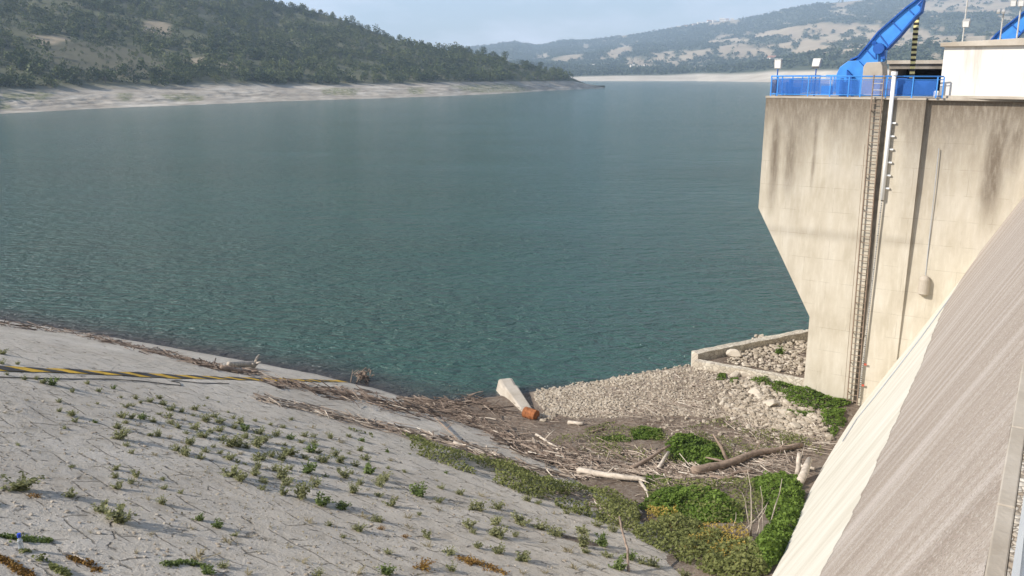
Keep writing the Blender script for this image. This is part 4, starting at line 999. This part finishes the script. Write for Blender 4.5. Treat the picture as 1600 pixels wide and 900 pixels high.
rb = hits([(568,594)])[0]; rt = thing('root_ball', 'twiggy root ball stranded upright at the water edge', 'root ball', rb[:3])
for k in range(46):
    th = random.uniform(0,6.28); c = Vector(rb[:3]) + Vector((random.gauss(0,.18), random.gauss(0,.18), random.uniform(.05,.6)))
    d = Vector((math.cos(th), math.sin(th), random.uniform(-.3,1.1))).normalized()*random.uniform(.25,.6)
    if k == 0: rmb = MB()
    rmb.tube([c-d*.5, c+Vector((0,0,.06)), c+d*.6], [.04,.03,.012], 5)
rmb.build('roots', M['brownwood'], rt)
log([(966,852),(972,865),(980,878),(982,893)], .028, .035, M['brownwood'], 'thin crooked dead stem standing at the pavement edge near the bottom', 'stake', 'stake', .02, (), (.9,.6,.35,0))
# bare white shrub
bs = hits([(1172,838)])[0]; B0 = Vector(bs[:3]); sh = thing('bare_shrub', 'leafless bleached shrub standing in the gully by the dam toe', 'shrub', B0)
for px, py, r in [(1168,735,.03),(1160,770,.022),(1188,760,.022),(1198,790,.02),(1150,800,.02),(1222,748,.028),(1180,790,.015),(1157,815,.02),(1205,775,.018),(1164,790,.015)]:
    v = ray(px, py); base = B0 + Vector((random.uniform(-.5,.5) if px != 1222 else .55, random.uniform(-.25,.25), -.05)); t_ = (base.dot(Vector((0,1,0))))/v.y; tip = EYE + v*t_
    mid = base.lerp(tip, .5) + Vector((random.uniform(-.1,.1), 0, random.uniform(-.03,.08)))
    MB().tube([base, base.lerp(mid,.5)+Vector((.02,0,.02)), mid, mid.lerp(tip,.5)+Vector((.04,.02,0)), tip], [r, r*.85, r*.7, r*.5, r*.25], 6).build('stem', M['palewood'], sh, smooth_=True)
# concrete culvert block with rusty barrel
ca, cb_ = Vector(hits([(792,612)])[0][:3]), Vector(hits([(836,655)])[0][:3]); ax = cb_-ca; ax.z = 0; ln = ax.length; ax.normalize(); sd = Vector((-ax.y, ax.x, 0))
zb0 = min(ca.z, cb_.z)-.2
cv = thing('concrete_block', 'pale chamfered concrete outlet block at the water edge', 'concrete block', ca)
def bl(s, w, z): return ca + ax*s + sd*w + Vector((0,0,z))
top = .72
MB().add([bl(-.6,-.62,-.6),bl(1.2,-.62,-.5),bl(1.2,.62,-.5),bl(-.6,.62,-.6), bl(-.35,-.42,top),bl(.75,-.40,top-.25),bl(.75,.40,top-.25),bl(-.35,.42,top)],
         [(3,2,1,0),(4,5,6,7),(0,1,5,4),(1,2,6,5),(2,3,7,6),(3,0,4,7)]).build('head', M['concrete'], cv, .15)
MB().add([bl(.7,-.5,-.5),bl(ln-.2,-.36,-.3),bl(ln-.2,.36,-.3),bl(.7,.5,-.5), bl(.7,-.36,.62),bl(ln-.2,-.27,.22),bl(ln-.2,.27,.22),bl(.7,.36,.62)],
         [(3,2,1,0),(4,5,6,7),(0,1,5,4),(1,2,6,5),(2,3,7,6),(3,0,4,7)]).build('sloping_apron', M['concrete'], cv, .06)
bp = Vector(hits([(829,653)])[0][:3]) + Vector((0,0,.22)); bd = Vector((.80,-.58,-.05)).normalized()
ba = thing('barrel', 'rusty orange barrel lying on its side below the concrete block', 'barrel', bp)
prof = [(-.36,.0),(-.36,.27),(-.34,.29),(-.17,.285),(-.15,.30),(-.13,.285),(.13,.285),(.15,.30),(.17,.285),(.34,.29),(.36,.28),(.35,.25),(.30,.25),(.28,0)]
MB().tube([bp+bd*s for s, r in prof], [max(r,.002) for s, r in prof], 20, False).build('drum', M['rust'], ba, smooth_=False)
MB().tube([bp+bd*.305, bp+bd*.315], [.245,.245], 20).build('mouth_shade', M['dark'], ba)  # near-black disc paints the shade inside the drum's open end
# bottle
bt = Vector(hits([(33,858)])[0][:3]); bo = thing('bottle', 'clear plastic bottle with blue cap lying in the grassy joint at left', 'bottle', bt)
MB().tube([bt+Vector((0,0,z)) for z in (.0,.02,.16,.2,.215)], [.035,.04,.04,.02,.016], 12).build('bottle_body', M['plastic'], bo); MB().tube([bt+Vector((0,0,.215)), bt+Vector((0,0,.28))], [.03,.03], 12).build('cap', M['cap'], bo)

# rubble
def in_px(poly, n, grow=0):
    xs = [p[0] for p in poly]; ys = [p[1] for p in poly]; out = []
    while len(out) < n:
        x_ = rng.uniform(min(xs), max(xs), n*2); y_ = rng.uniform(min(ys), max(ys), n*2); k = inpoly(x_, y_, poly, 2.5)
        out += list(zip(x_[k], y_[k]))
    return out[:n]
ROCKS = [rock(i) for i in range(9)]
def rocks_at(Q, lo, hi): return Q, rng.uniform(lo, hi, len(Q))**1.0
RS = []
for poly, n, lo, hi in [(RUB, 8000, .03, .12), ([(1120,600),(1180,590),(1270,640),(1300,690),(1230,680),(1130,640)], 1300, .08, .24), ([(830,616),(930,600),(980,640),(900,655),(850,640)], 1400, .045, .13),
                        ([(830,612),(960,590),(1085,568),(1085,580),(960,602),(840,620)], 1100, .045, .13), ([(835,648),(860,645),(866,656),(845,660)], 60, .08, .2), ([(980,640),(1100,650),(1250,700),(1200,720),(1050,690)], 130, .05, .16), ([(1180,650),(1300,690),(1290,700),(1180,690)], 200, .05, .15)]:
    h = hits(in_px(poly, n)); RS.append((h[:,:3], lo + (hi-lo)*rng.random(n)**2.2))
tp_ = np.array([tuple(P(rng.uniform(45.2,51.5), rng.uniform(9.8,14.5), ZT-.10)) for _ in range(1100)]); RS.append((tp_, .05+.16*rng.random(len(tp_))**2))
Q = np.concatenate([r[0] for r in RS]); S = np.concatenate([r[1] for r in RS]); Q[:,2] += S*.2
# the terrace stones must stay inside its walls
V, F, T = scatter(ROCKS, Q, rng.uniform(0,6.28,len(Q)), np.stack([S,S,S*.85],1), rng.beta(2.2,2,len(Q)), rng.uniform(-.5,.5,len(Q)))
o = link('rubble', raw_mesh('rubble', V, F, M['stone'], {'tint': T})); tag(o, 'pale broken rubble stones heaped between the water and the tower', 'rubble', kind='stuff')
for k, (px, py, s, lab) in enumerate([(1165,586,.55,'broad pale boulder under the terrace wall'),(1150,587,.42,'rounded boulder left of the broad one under the terrace wall'),(1180,616,.55,'slanting pale slab on the rubble below the green plants'),(1186,622,.4,'squarish block touching the slanting slab'),
    (1202,633,.55,'tilted long slab in the middle of the rubble'),(1230,630,.36,'pale boulder beside the plants at the tower base'),(1225,645,.38,'flat boulder right of the tilted long slab'),(1130,632,.42,'flat pale boulder at the left of the coarse rubble'),(1240,668,.45,'large pale boulder low on the rubble near the driftwood'),
    (1213,682,.32,'boulder at the lower edge of the rubble'),(1150,556,.55,'pale boulder lying on the terrace beside the lake wall'),(1145,657,.28,'lone pale stone on the soil under the rubble'),(1170,668,.30,'flat stone lying low beside green shoots'),(1275,655,.3,'pale stone among the plants near the dam toe')]):
    v, f, tt = rock(200+k, 1); p = hits([(px, py)])[0][:3] if k != 10 else tuple(P(46.3, 14.3, ZT+.05))
    m = raw_mesh('boulder', v*np.array([s, s*.7, s*.6]), f, M['stone'], {'tint': np.full(len(v), .75)})
    ob = link('boulder', m, None, Vector(p)+Vector((0,0,s*.15))); ob.rotation_euler = (random.uniform(-.3,.3), random.uniform(-.3,.3), random.uniform(0,3)); tag(ob, lab, 'boulder', 'larger boulders in the rubble')

# ---- plants of the gully
def edge_px(pts, poly):
    d = np.full(len(pts), 1e9); p = np.asarray(pts)
    for (x1, y1), (x2, y2) in zip(poly, poly[1:]+poly[:1]):
        vx, vy = x2-x1, y2-y1; t_ = np.clip(((p[:,0]-x1)*vx+(p[:,1]-y1)*vy)/(vx*vx+vy*vy), 0, 1); d = np.minimum(d, np.hypot(p[:,0]-x1-t_*vx, p[:,1]-y1-t_*vy))
    return d
def mound(poly, n, hmax, size, mat, name, label, cat, group=None, kind=None, full=16, seed=0, lump=1.9, thin=.27):
    pts = in_px(poly, n); h = hits(pts); e = edge_px(pts, poly)
    lm = fbm(h[:,0]*lump, h[:,1]*lump, 100+seed, 3)
    keep = lm > thin; h = h[keep]; e = e[keep]; lm = lm[keep]
    prof_ = np.clip(e/full, .08, 1)**.6*hmax*(.12+1.75*lm)*(.8+.45*vnoise(h[:,0]*4.5, h[:,1]*4.5, 7+seed))
    z = h[:,2] + prof_*(1-rng.random(len(h))**2.2)
    V, F, T = leaves(np.stack([h[:,0], h[:,1], z], 1), size, .7)
    T = T*.5 + .35*np.repeat(np.clip((z-h[:,2])/hmax, 0, 1)*0+.5, 4) + .3*np.repeat(lm-.5, 4)
    o = link(name, raw_mesh(name, V, F, mat, {'tint': np.clip(T, 0, 1)})); tag(o, label, cat, group, kind); return o
G_ = 'bright green clumps in the gully'
mound([(1040,694),(1060,681),(1095,688),(1120,697),(1138,712),(1132,733),(1085,735),(1045,716)], 6500, 0.413, .065, M['lush'], 'nettle_clump', 'bright green leafy mound behind the longest trunk', 'plant clump', G_, seed=1)
mound([(985,674),(1010,667),(1035,672),(1034,688),(990,687)], 2200, 0.275, .06, M['lush'], 'nettle_clump', 'small bright green clump nearest the rubble on the brown soil', 'plant clump', G_, seed=2)
mound([(930,684),(975,680),(985,690),(940,694)], 900, 0.193, .055, M['lush'], 'nettle_clump', 'low green clump left of the bright mounds on brown soil', 'plant clump', G_, seed=3)
mound([(998,792),(1030,768),(1060,762),(1100,768),(1140,782),(1160,800),(1158,818),(1100,818),(1030,812)], 9000, 0.44, .062, M['lush'], 'nettle_clump', 'widest green mound in the middle of the gully below the bleached log', 'plant clump', G_, seed=4)
mound([(1168,752),(1210,743),(1250,750),(1258,790),(1250,830),(1225,870),(1195,898),(1165,880),(1180,850),(1205,820),(1190,785)], 11000, 0.44, .055, M['lush'], 'nettle_clump', 'tall green growth running along the foot of the white dam face', 'plant clump', G_, seed=5)
mound([(1195,602),(1225,596),(1260,606),(1300,622),(1335,628),(1300,640),(1255,640),(1225,625)], 3600, 0.33, .06, M['lush'], 'nettle_clump', 'dark green clump against the tower base', 'plant clump', G_, seed=6, full=10)
mound([(1282,640),(1318,640),(1322,660),(1300,684),(1284,668)], 1500, 0.275, .055, M['lush'], 'nettle_clump', 'green clump between the rubble and the dam toe', 'plant clump', G_, seed=7, full=10)
mound([(1225,640),(1275,645),(1270,655),(1225,650)], 900, 0.22, .05, M['lush'], 'nettle_clump', 'loose green patch growing over the rubble below the tower base', 'plant clump', G_, seed=8, full=8, thin=.1)
mound([(1004,746),(1040,744),(1052,752),(1010,757)], 800, 0.248, .06, M['lush'], 'nettle_clump', 'little green tuft at the right end of the bleached log', 'plant clump', G_, seed=9, full=8)
mound([(1120,584),(1134,584),(1134,594),(1120,594)], 350, 0.22, .05, M['lush'], 'nettle_clump', 'leftmost green tuft under the terrace wall', 'plant clump', G_, seed=10, full=5, thin=0)
mound([(1140,592),(1154,592),(1154,601),(1142,601)], 250, 0.193, .05, M['lush'], 'nettle_clump', 'second green tuft under the terrace wall', 'plant clump', G_, seed=12, full=5, thin=0)
mound([(1172,592),(1202,590),(1204,602),(1176,602)], 550, 0.22, .05, M['lush'], 'nettle_clump', 'green tuft beside the boulders under the terrace wall', 'plant clump', G_, seed=13, full=5, thin=0)
mound([(1215,680),(1255,680),(1268,700),(1220,698)], 300, .3, .05, M['olive'], 'ground_cover', 'dull green sprouts at the end of the longest trunk', 'ground cover', None, 'stuff', seed=14, full=8, thin=.05)
for k, (u_, w_, s_, lab) in enumerate([(49.5,10.4,.7,'green tuft on the terrace touching the tower wall'),(47,10.2,.5,'smaller green tuft on the terrace in front of the other'),(48.2,12.3,.5,'sparse greenery amid the terrace rubble')]):
    n = 700; c = np.array(tuple(P(u_, w_, ZT-.1))) + rng.normal(0, 1, (n,3))*np.array([s_*.2, s_*.2, .12]); c[:,2] = np.abs(c[:,2]-(ZT-.1))*1.5 + ZT-.1
    V, F, T = leaves(c, .05, .7); o = link('nettle_clump', raw_mesh('nettle_clump', V, F, M['lush'], {'tint': T*.7})); tag(o, lab, 'plant clump', G_)
mound([(525,653),(560,660),(600,670),(680,697),(720,711),(800,733),(850,752),(940,772),(1000,800),(1000,838),(930,812),(850,785),(760,750),(680,722),(600,690),(540,668)], 14000, .42, .05, M['olive'], 'ground_cover', 'olive green strip of low plants along the driftwood line', 'ground cover', None, 'stuff', 9, 21, 1.1, .42)
mound([(985,835),(1060,812),(1160,850),(1205,885),(1195,905),(1120,905),(1050,872)], 9000, .4, .05, M['olive'], 'ground_cover', 'olive scrub carpeting the near end of the gully', 'ground cover', None, 'stuff', 9, 22, 1.2, .34)
mound([(850,690),(950,660),(1050,675),(1130,650),(1290,690),(1285,712),(1180,722),(1050,735),(950,715)], 8000, .20, .042, M['olive'], 'ground_cover', 'sparse seedlings scattered over the brown gully soil', 'ground cover', None, 'stuff', 9, 23, 1.3, .47)
mound([(1010,760),(1170,752),(1200,790),(1165,830),(1000,800)], 3500, .35, .05, M['olive'], 'ground_cover', 'dull undergrowth between the green mounds', 'ground cover', None, 'stuff', 9, 24, 1.0, .35)
mound([(1008,800),(1060,802),(1062,830),(1012,828)], 1100, .42, .032, M['yellow'], 'flower_patch', 'yellow flowering patch at the left end of the widest green mound', 'flowers', None, 'stuff', 7, 31, 2.2, .42)
mound([(1058,846),(1100,832),(1170,836),(1168,880),(1085,890)], 2600, .42, .032, M['yellow'], 'flower_patch', 'larger yellow flowering patch in the near gully', 'flowers', None, 'stuff', 8, 32, 1.8, .47)

# ---- weeds rooted in the pavement joints
def weed_mesh(seed, mat, stems, leafn, size, spread=.45, tall=.8):
    r = np.random.default_rng(seed); C = []; stk = []
    for _ in range(stems):
        a = r.uniform(0, 6.28); tip = np.array([math.cos(a), math.sin(a), 0])*spread*r.uniform(.25,1) + np.array([0,0,tall*r.uniform(.45,1)])
        base = np.array([math.cos(a), math.sin(a), 0])*.06; sd_ = np.array([-math.sin(a), math.cos(a), 0])*.014; stk.append([-sd_*1.5, sd_*1.5, tip*.97+sd_, tip*.97-sd_])
        for k in range(leafn):
            f = r.uniform(.15, 1.03); C.append(base*(1-f) + tip*f*np.array([f**.3, f**.3, 1]) + r.normal(0, .05, 3))
    C = np.array(C); C[:,2] = np.maximum(.02, C[:,2])
    V, F, T = leaves(C, size, .5, 1.0)
    SV = np.array(stk).reshape(-1,3); F = np.concatenate([F, np.arange(len(SV)).reshape(-1,4)+len(V)]); V = np.concatenate([V, SV]); T = np.concatenate([T, np.full(len(SV), .2)])
    return raw_mesh('weed', V, F, mat, {'tint': T})
WM = {'n': [weed_mesh(i, M['weed'], 13+i % 5, 24, .052, .42+.04*(i % 3), .62+.1*(i % 4)) for i in range(7)],
      'g': [weed_mesh(20+i, M['weed_green'], 14, 26, .052, .45, .7) for i in range(4)],
      'p': [weed_mesh(30+i, M['weed_dry'], 16, 9, .036, .6, .4) for i in range(4)],
      'o': [weed_mesh(40+i, M['weed_rust'], 13, 18, .045, .5, .55) for i in range(3)]}
WEEDS = """4,549,14 3,565,12 27,567,8 12,584,7 39,591,9 57,591,8 68,595,13 83,597,18g 137,597,10 154,609,9 177,605,9g 113,610,9 41,623,9p 8,627,9p 92,626,9 93,641,9 112,645,15 117,655,13
149,658,9g 136,631,8p 152,629,8 212,621,9 189,620,6 197,633,12 208,632,10 191,648,15 196,658,10 223,650,17g 235,624,14 249,620,11 257,629,14 269,636,16 249,645,9 263,649,13 284,641,10 305,637,12 269,659,14 239,656,12
213,661,13p 184,665,16 188,679,24 93,675,10p 91,659,9p 101,667,9 36,673,9p 5,643,9p 27,642,9p 11,688,12p 28,693,9 197,693,11 205,705,11 240,708,12p 324,621,7 341,627,5 319,633,5 357,643,6 365,651,9 335,648,13 321,653,18 344,657,14 305,664,22
320,677,20 343,669,16 347,684,13 383,667,18g 376,657,16 371,691,20 384,680,15 296,689,18 276,700,15 291,707,18 313,712,16 359,712,20 344,705,13 345,656,10 407,672,18 410,684,22 432,677,15 436,691,14p 455,654,8 455,682,15g 490,680,10 566,686,12g
605,704,8g 362,691,25 405,692,22 407,711,22 454,704,26 442,712,22 487,701,20g 505,716,20 532,717,20 555,725,13 545,707,8 482,731,25g 510,742,10 539,741,20 576,732,24g 599,745,20 595,755,18 361,735,28 376,746,20 399,737,18 440,740,25 447,752,20 414,750,15
492,755,18 631,735,8 697,737,8g 470,770,28 500,781,28g 534,787,25g 552,764,20 442,767,18 410,761,13 655,766,28g 612,785,19 690,760,12 719,769,13 686,780,16 687,793,15p 737,792,14 732,817,24 565,802,20p 592,810,18 515,819,10 560,824,18 595,824,12o 632,837,11o
667,835,18 670,850,18p 700,859,19 536,837,11 607,862,13 605,889,28g 657,879,30o 495,895,16 557,889,22p 470,872,20p 367,834,11 355,842,22p 342,820,11g 385,892,20p 641,820,16p 637,805,17p 480,810,18p 737,875,22o 705,887,16 749,791,23 779,790,20 750,771,13p
811,810,27 775,814,20 777,830,27 846,820,23 872,830,24 910,827,20 932,817,16 940,845,25g 959,826,15 912,847,24 915,860,14 889,857,22p 745,852,14 780,857,21 817,867,29 985,867,23g 967,882,25g 1019,877,22 1002,875,16 922,880,18p 897,884,18p 815,891,15p 865,800,11p
886,799,12 825,779,14 840,784,12 950,865,17 777,772,9p 1070,895,18 852,892,14p 35,752,46 110,770,22 184,758,18 182,730,14 180,743,13 212,740,17 204,752,12 257,760,12 282,768,10 254,747,9 254,783,16 191,805,42 160,793,25 312,808,17g 339,818,18g 234,831,15p
297,822,14p 111,727,10 325,888,24g 310,862,40p 347,880,18 56,770,18o 165,783,15 230,777,15p 423,662,8 520,700,7 470,742,9p 640,708,6 680,748,8p 620,760,9p 575,775,9p 720,805,9p 760,840,10p 850,845,11p 805,835,12 740,830,12 700,820,10p 655,802,9 320,735,9p 290,725,8p
240,738,8p 140,745,8p 80,735,8p 60,705,8p 140,700,8p 165,715,7p 320,790,9p 380,790,11p 420,820,12p 450,850,14p 400,860,12p 290,845,12p 210,860,14p 140,830,12p"""
UNIQ = {(35,752): 'largest grey green bushy weed at the left edge of the pavement', (191,805): 'broad yellowish bushy weed spreading over the lower left pavement', (160,793): 'ragged weed joined to the left of the broad yellowish bush', (110,770): 'rounded weed midway between the two biggest left bushes',
  (56,770): 'orange dry tuft beside the largest bushy weed', (83,597): 'greenest weed just under the warning band at left', (68,595): 'pale weed touching the left of the greenest one under the warning band', (325,888): 'green broad leaved weed at the lower edge of the pavement left of centre', (310,862): 'wide pale dry tuft above the lower left green weed',
  (605,889): 'compact dark green weed low in the middle of the pavement', (657,879): 'orange and green bushy tuft near the bottom of the pavement', (655,766): 'full green weed standing alone at the centre of the pavement', (817,867): 'tall pale green weed near the bottom between the two dry tufts', (811,810): 'full weed heading the row at the right of the pavement',
  (777,830): 'spreading weed in the lower part of the right hand trio', (737,875): 'orange grass tuft in the lower joint right of centre', (595,824): 'small orange sprig in the middle joint', (632,837): 'small orange tuft right of the orange sprig', (4,549): 'upper weed at the left border near the waterline', (3,565): 'lower weed at the left border touching the warning band',
  (940,845): 'grey green weed above the bare crooked stem', (985,867): 'dense green weed right of the bare crooked stem', (967,882): 'sprawling green weed at the foot of the crooked stem', (1070,895): 'last weed at the bottom end of the gully edge', (576,732): 'brightest tall weed at the right end of the dense weed patch', (223,650): 'dark green weed in the small patch under the cable',
  (482,731): 'bright weed above the pair of big lower patch weeds', (500,781): 'dark full weed at the bottom of the dense weed patch', (534,787): 'green weed right beside the dark full one at the bottom of the patch', (470,770): 'tall yellowish weed left of the dark full one', (361,735): 'big weed at the lower left corner of the dense patch', (454,704): 'wide weed in the middle of the dense patch'}
wl_ = []
for tok in WEEDS.split():
    k = 'n'
    if tok[-1] in 'gpo': k = tok[-1]; tok = tok[:-1]
    a, b, c = map(float, tok.split(',')); wl_.append((a, b, c, k))
while len(wl_) < 296:
    a, b = random.uniform(190,620), random.uniform(612,800)
    if abs(b-(640+.28*(a-250))) < 48 and b > 622+.16*(a-250) and min(abs(a-w[0])+abs(b-w[1]) for w in wl_) > 13: wl_.append((a, b, random.uniform(7,14), random.choice('nnp')))
HP = hits([(a, b + c*.30) for a, b, c, k in wl_])
KIND = {'n': 'scrubby weed', 'g': 'fresh green weed', 'p': 'pale dry tuft', 'o': 'rusty orange tuft'}
def zone(x_, y_):
    if y_ < 600 and x_ < 200: return 'between the warning band and the water'
    if x_ < 130: return 'on the far left of the pavement'
    if x_ < 290 and y_ < 720: return 'in the loose patch under the lying cable'
    if x_ < 330 and y_ >= 720: return 'on the lower left pavement'
    if x_ < 470 and y_ < 765: return 'in the dense weed patch'
    if y_ < 715: return 'above the dense patch toward the driftwood'
    if x_ < 630: return 'at the lower end of the dense weed patch'
    if x_ < 740: return 'on the bare pavement right of the dense patch'
    if x_ < 880: return 'in the row of weeds near the gully edge'
    return 'along the gully edge by the crooked stem'
for (a, b, c, k), h in zip(wl_, HP):
    s = 1.5*c*h[3]/FOC/.95
    o = bpy.data.objects.new('weed', random.choice(WM[k])); COL.objects.link(o); o.location = (h[0], h[1], h[2]-.02)
    o.scale = (s, s, s*random.uniform(.65,1.0)*(.55 if k == 'p' else .75)); o.rotation_euler = (random.uniform(-.15,.15), random.uniform(-.15,.15), random.uniform(0,6.28))
    if (int(a), int(b)) in UNIQ: tag(o, UNIQ[(int(a), int(b))], 'weed', 'weeds growing in the pavement joints')
    else:
        sz = 'tiny' if c < 10 else 'small' if c < 15 else 'middling' if c < 21 else 'large'
        z_ = zone(a, b); tag(o, f'{sz} {KIND[k]} {z_}', 'weed', f'{sz} {KIND[k]}s {z_}')
# grass growing in the joints at the lower left
def joint_grass(line, n, h_, mat, label, name='joint_grass', w=3):
    n = int(n*.8); h_ *= .55
    pl = [Vector((a, b, 0)) for a, b in line]; px = []
    for _ in range(n):
        i = random.randrange(len(pl)-1); q_ = pl[i].lerp(pl[i+1], random.random()); px.append((q_.x+random.gauss(0,w*1.3), q_.y+random.gauss(0,w*.8)))
    h = hits(px); h = h[fbm(h[:,0]*3, h[:,1]*3, 55, 3) > .42] if w < 10 else h; n = len(h); V, F, T = leaves(h[:,:3] + np.stack([0*h[:,0], 0*h[:,0], rng.random(n)*h_*(.3+1.2*vnoise(h[:,0]*4, h[:,1]*4, 9))], 1), .024, .3); tag(link(name, raw_mesh(name, V, F, mat, {'tint': T})), label, 'grass', None, 'stuff')
joint_grass([(-10,786),(15,793),(38,803)], 900, .10, M['weed_green'], 'green grass line in the uppermost joint at the lower left')
joint_grass([(-10,838),(20,844),(50,843),(84,848)], 1300, .10, M['weed_green'], 'green grass line above the bottle in the lower left')
joint_grass([(36,862),(62,872),(85,888),(108,899)], 1200, .10, M['olive'], 'olive grass line running down from the bottle')
joint_grass([(-8,868),(14,880),(34,893),(50,902)], 1300, .06, M['weed_rust'], 'rusty red moss line in the lowest left joint', 'joint_moss')
joint_grass([(110,872),(135,880),(155,891)], 700, .07, M['weed_rust'], 'rusty grass line below the pale stick', 'joint_moss')
joint_grass([(255,882),(290,881),(322,886)], 700, .10, M['weed_green'], 'dark grass line at the bottom left of centre')
joint_grass([(715,871),(750,880),(790,898)], 800, .05, M['weed_rust'], 'orange grass line in the joint at the bottom centre', 'joint_moss')
joint_grass([(520,745),(740,790),(900,830)], 500, .05, M['weed_dry'], 'dry grass wisps in the middle joints', w=14)
joint_grass([(100,640),(300,740),(520,850),(640,895)], 1500, .04, M['weed_dry'], 'dry grass wisps scattered over the pavement', w=45)
log([(100,866),(120,872),(137,880)], .022, .018, M['palewood'], 'thin pale stick lying in the rusty joint at the lower left', 'branch', 'branch', .03)

# loose chips on the pavement
pts = [(rng.uniform(-10,1000), rng.uniform(600,905)) for _ in range(2600)]; h = hits(pts); k = bank_z(h[:,0], h[:,1]) > floor_z(h[:,0], h[:,1]); h = h[k]
s = .012 + .05*rng.random(len(h))**4
V, F, T = scatter(ROCKS, h[:,:3], rng.uniform(0,6.28,len(h)), np.stack([s,s,s*.7],1), rng.random(len(h)))
tag(link('stone_chips', raw_mesh('stone_chips', V, F, M['stone'], {'tint': T})), 'loose stone chips strewn over the pavement', 'stone chips', kind='stuff')

# ================================================================== AIR, SKY, SUN, CAMERA
SUN_AZ, SUN_EL = R(-104), R(33)
mb = MB(); mb.box((500, 3500, 330), (5200,0,0), (0,4600,0), (0,0,345)); hz = mb.build('haze', M['white'])
t = NT('haze_air'); t.t.nodes.remove(t.b); pv = t.n('ShaderNodeVolumePrincipled'); pv.inputs['Color'].default_value = (.62,.79,1,1); pv.inputs['Density'].default_value = .00019; pv.inputs['Anisotropy'].default_value = .1
t.l(pv.outputs[0], t.out.inputs['Volume']); hz.data.materials[0] = t.m; tag(hz, kind='stuff')

W = bpy.data.worlds.new('World'); SC.world = W; W.use_nodes = True; wt = W.node_tree
bg = wt.nodes['Background']; sky = wt.nodes.new('ShaderNodeTexSky'); sky.sky_type = 'NISHITA'; sky.sun_disc = False
sky.sun_elevation = SUN_EL; sky.sun_rotation = SUN_AZ % (2*math.pi); sky.altitude = 300; sky.air_density = 1.0; sky.dust_density = 1.4; sky.ozone_density = 1.5
tc = wt.nodes.new('ShaderNodeTexCoord'); mp_ = wt.nodes.new('ShaderNodeMapping'); mp_.inputs['Scale'].default_value = (1,1,3.2); mp_.inputs['Location'].default_value = (.37,.11,.2)
nz = wt.nodes.new('ShaderNodeTexNoise'); nz.inputs['Scale'].default_value = 5.5; nz.inputs['Detail'].default_value = 8; nz.inputs['Roughness'].default_value = .6
rp = wt.nodes.new('ShaderNodeValToRGB'); rp.color_ramp.elements[0].position = .42; rp.color_ramp.elements[0].color = (.12,.12,.12,1); rp.color_ramp.elements[1].position = .66; rp.color_ramp.elements[1].color = (.95,.95,.95,1)
mx = wt.nodes.new('ShaderNodeMix'); mx.data_type = 'RGBA'; mx.inputs[7].default_value = (8.0,7.9,8.3,1)
L_ = wt.links.new; L_(tc.outputs['Generated'], mp_.inputs['Vector']); L_(mp_.outputs['Vector'], nz.inputs['Vector']); L_(nz.outputs['Fac'], rp.inputs['Fac']); sx = wt.nodes.new('ShaderNodeSeparateXYZ'); mr = wt.nodes.new('ShaderNodeMapRange'); mr.inputs[1].default_value = .05; mr.inputs[2].default_value = .32; mr.inputs[3].default_value = 1; mr.inputs[4].default_value = .15; ml = wt.nodes.new('ShaderNodeMath'); ml.operation = 'MULTIPLY'; L_(tc.outputs['Generated'], sx.inputs[0]); L_(sx.outputs[2], mr.inputs[0]); L_(rp.outputs['Color'], ml.inputs[0]); L_(mr.outputs[0], ml.inputs[1]); L_(ml.outputs[0], mx.inputs[0]); L_(sky.outputs['Color'], mx.inputs[6]); L_(mx.outputs[2], bg.inputs['Color'])
bg.inputs['Strength'].default_value = .10
sl = bpy.data.lights.new('sun', 'SUN'); sl.energy = 4.9; sl.angle = R(.53); sl.color = (1,.94,.86); so = bpy.data.objects.new('sun', sl); COL.objects.link(so)
sdir = Vector((math.sin(SUN_AZ)*math.cos(SUN_EL), math.cos(SUN_AZ)*math.cos(SUN_EL), math.sin(SUN_EL)))
so.rotation_euler = (-sdir).to_track_quat('-Z', 'Y').to_euler(); so.location = sdir*50 + Vector((0,0,30))

cd = bpy.data.cameras.new('camera'); cd.sensor_width = 36; cd.lens = 36*FOC/1600; cd.clip_start = .1; cd.clip_end = 20000
co_ = bpy.data.objects.new('camera', cd); COL.objects.link(co_); co_.location = EYE; co_.rotation_euler = (math.pi/2 - PITCH, 0, 0); SC.camera = co_
vs = SC.view_settings; vs.view_transform = 'Standard'; vs.look = 'None'; vs.exposure = 0.58; vs.gamma = 1; vs.use_curve_mapping = False
SC.cycles.max_bounces = 6; SC.cycles.volume_bounces = 1; SC.cycles.transparent_max_bounces = 12; SC.cycles.use_denoising = True
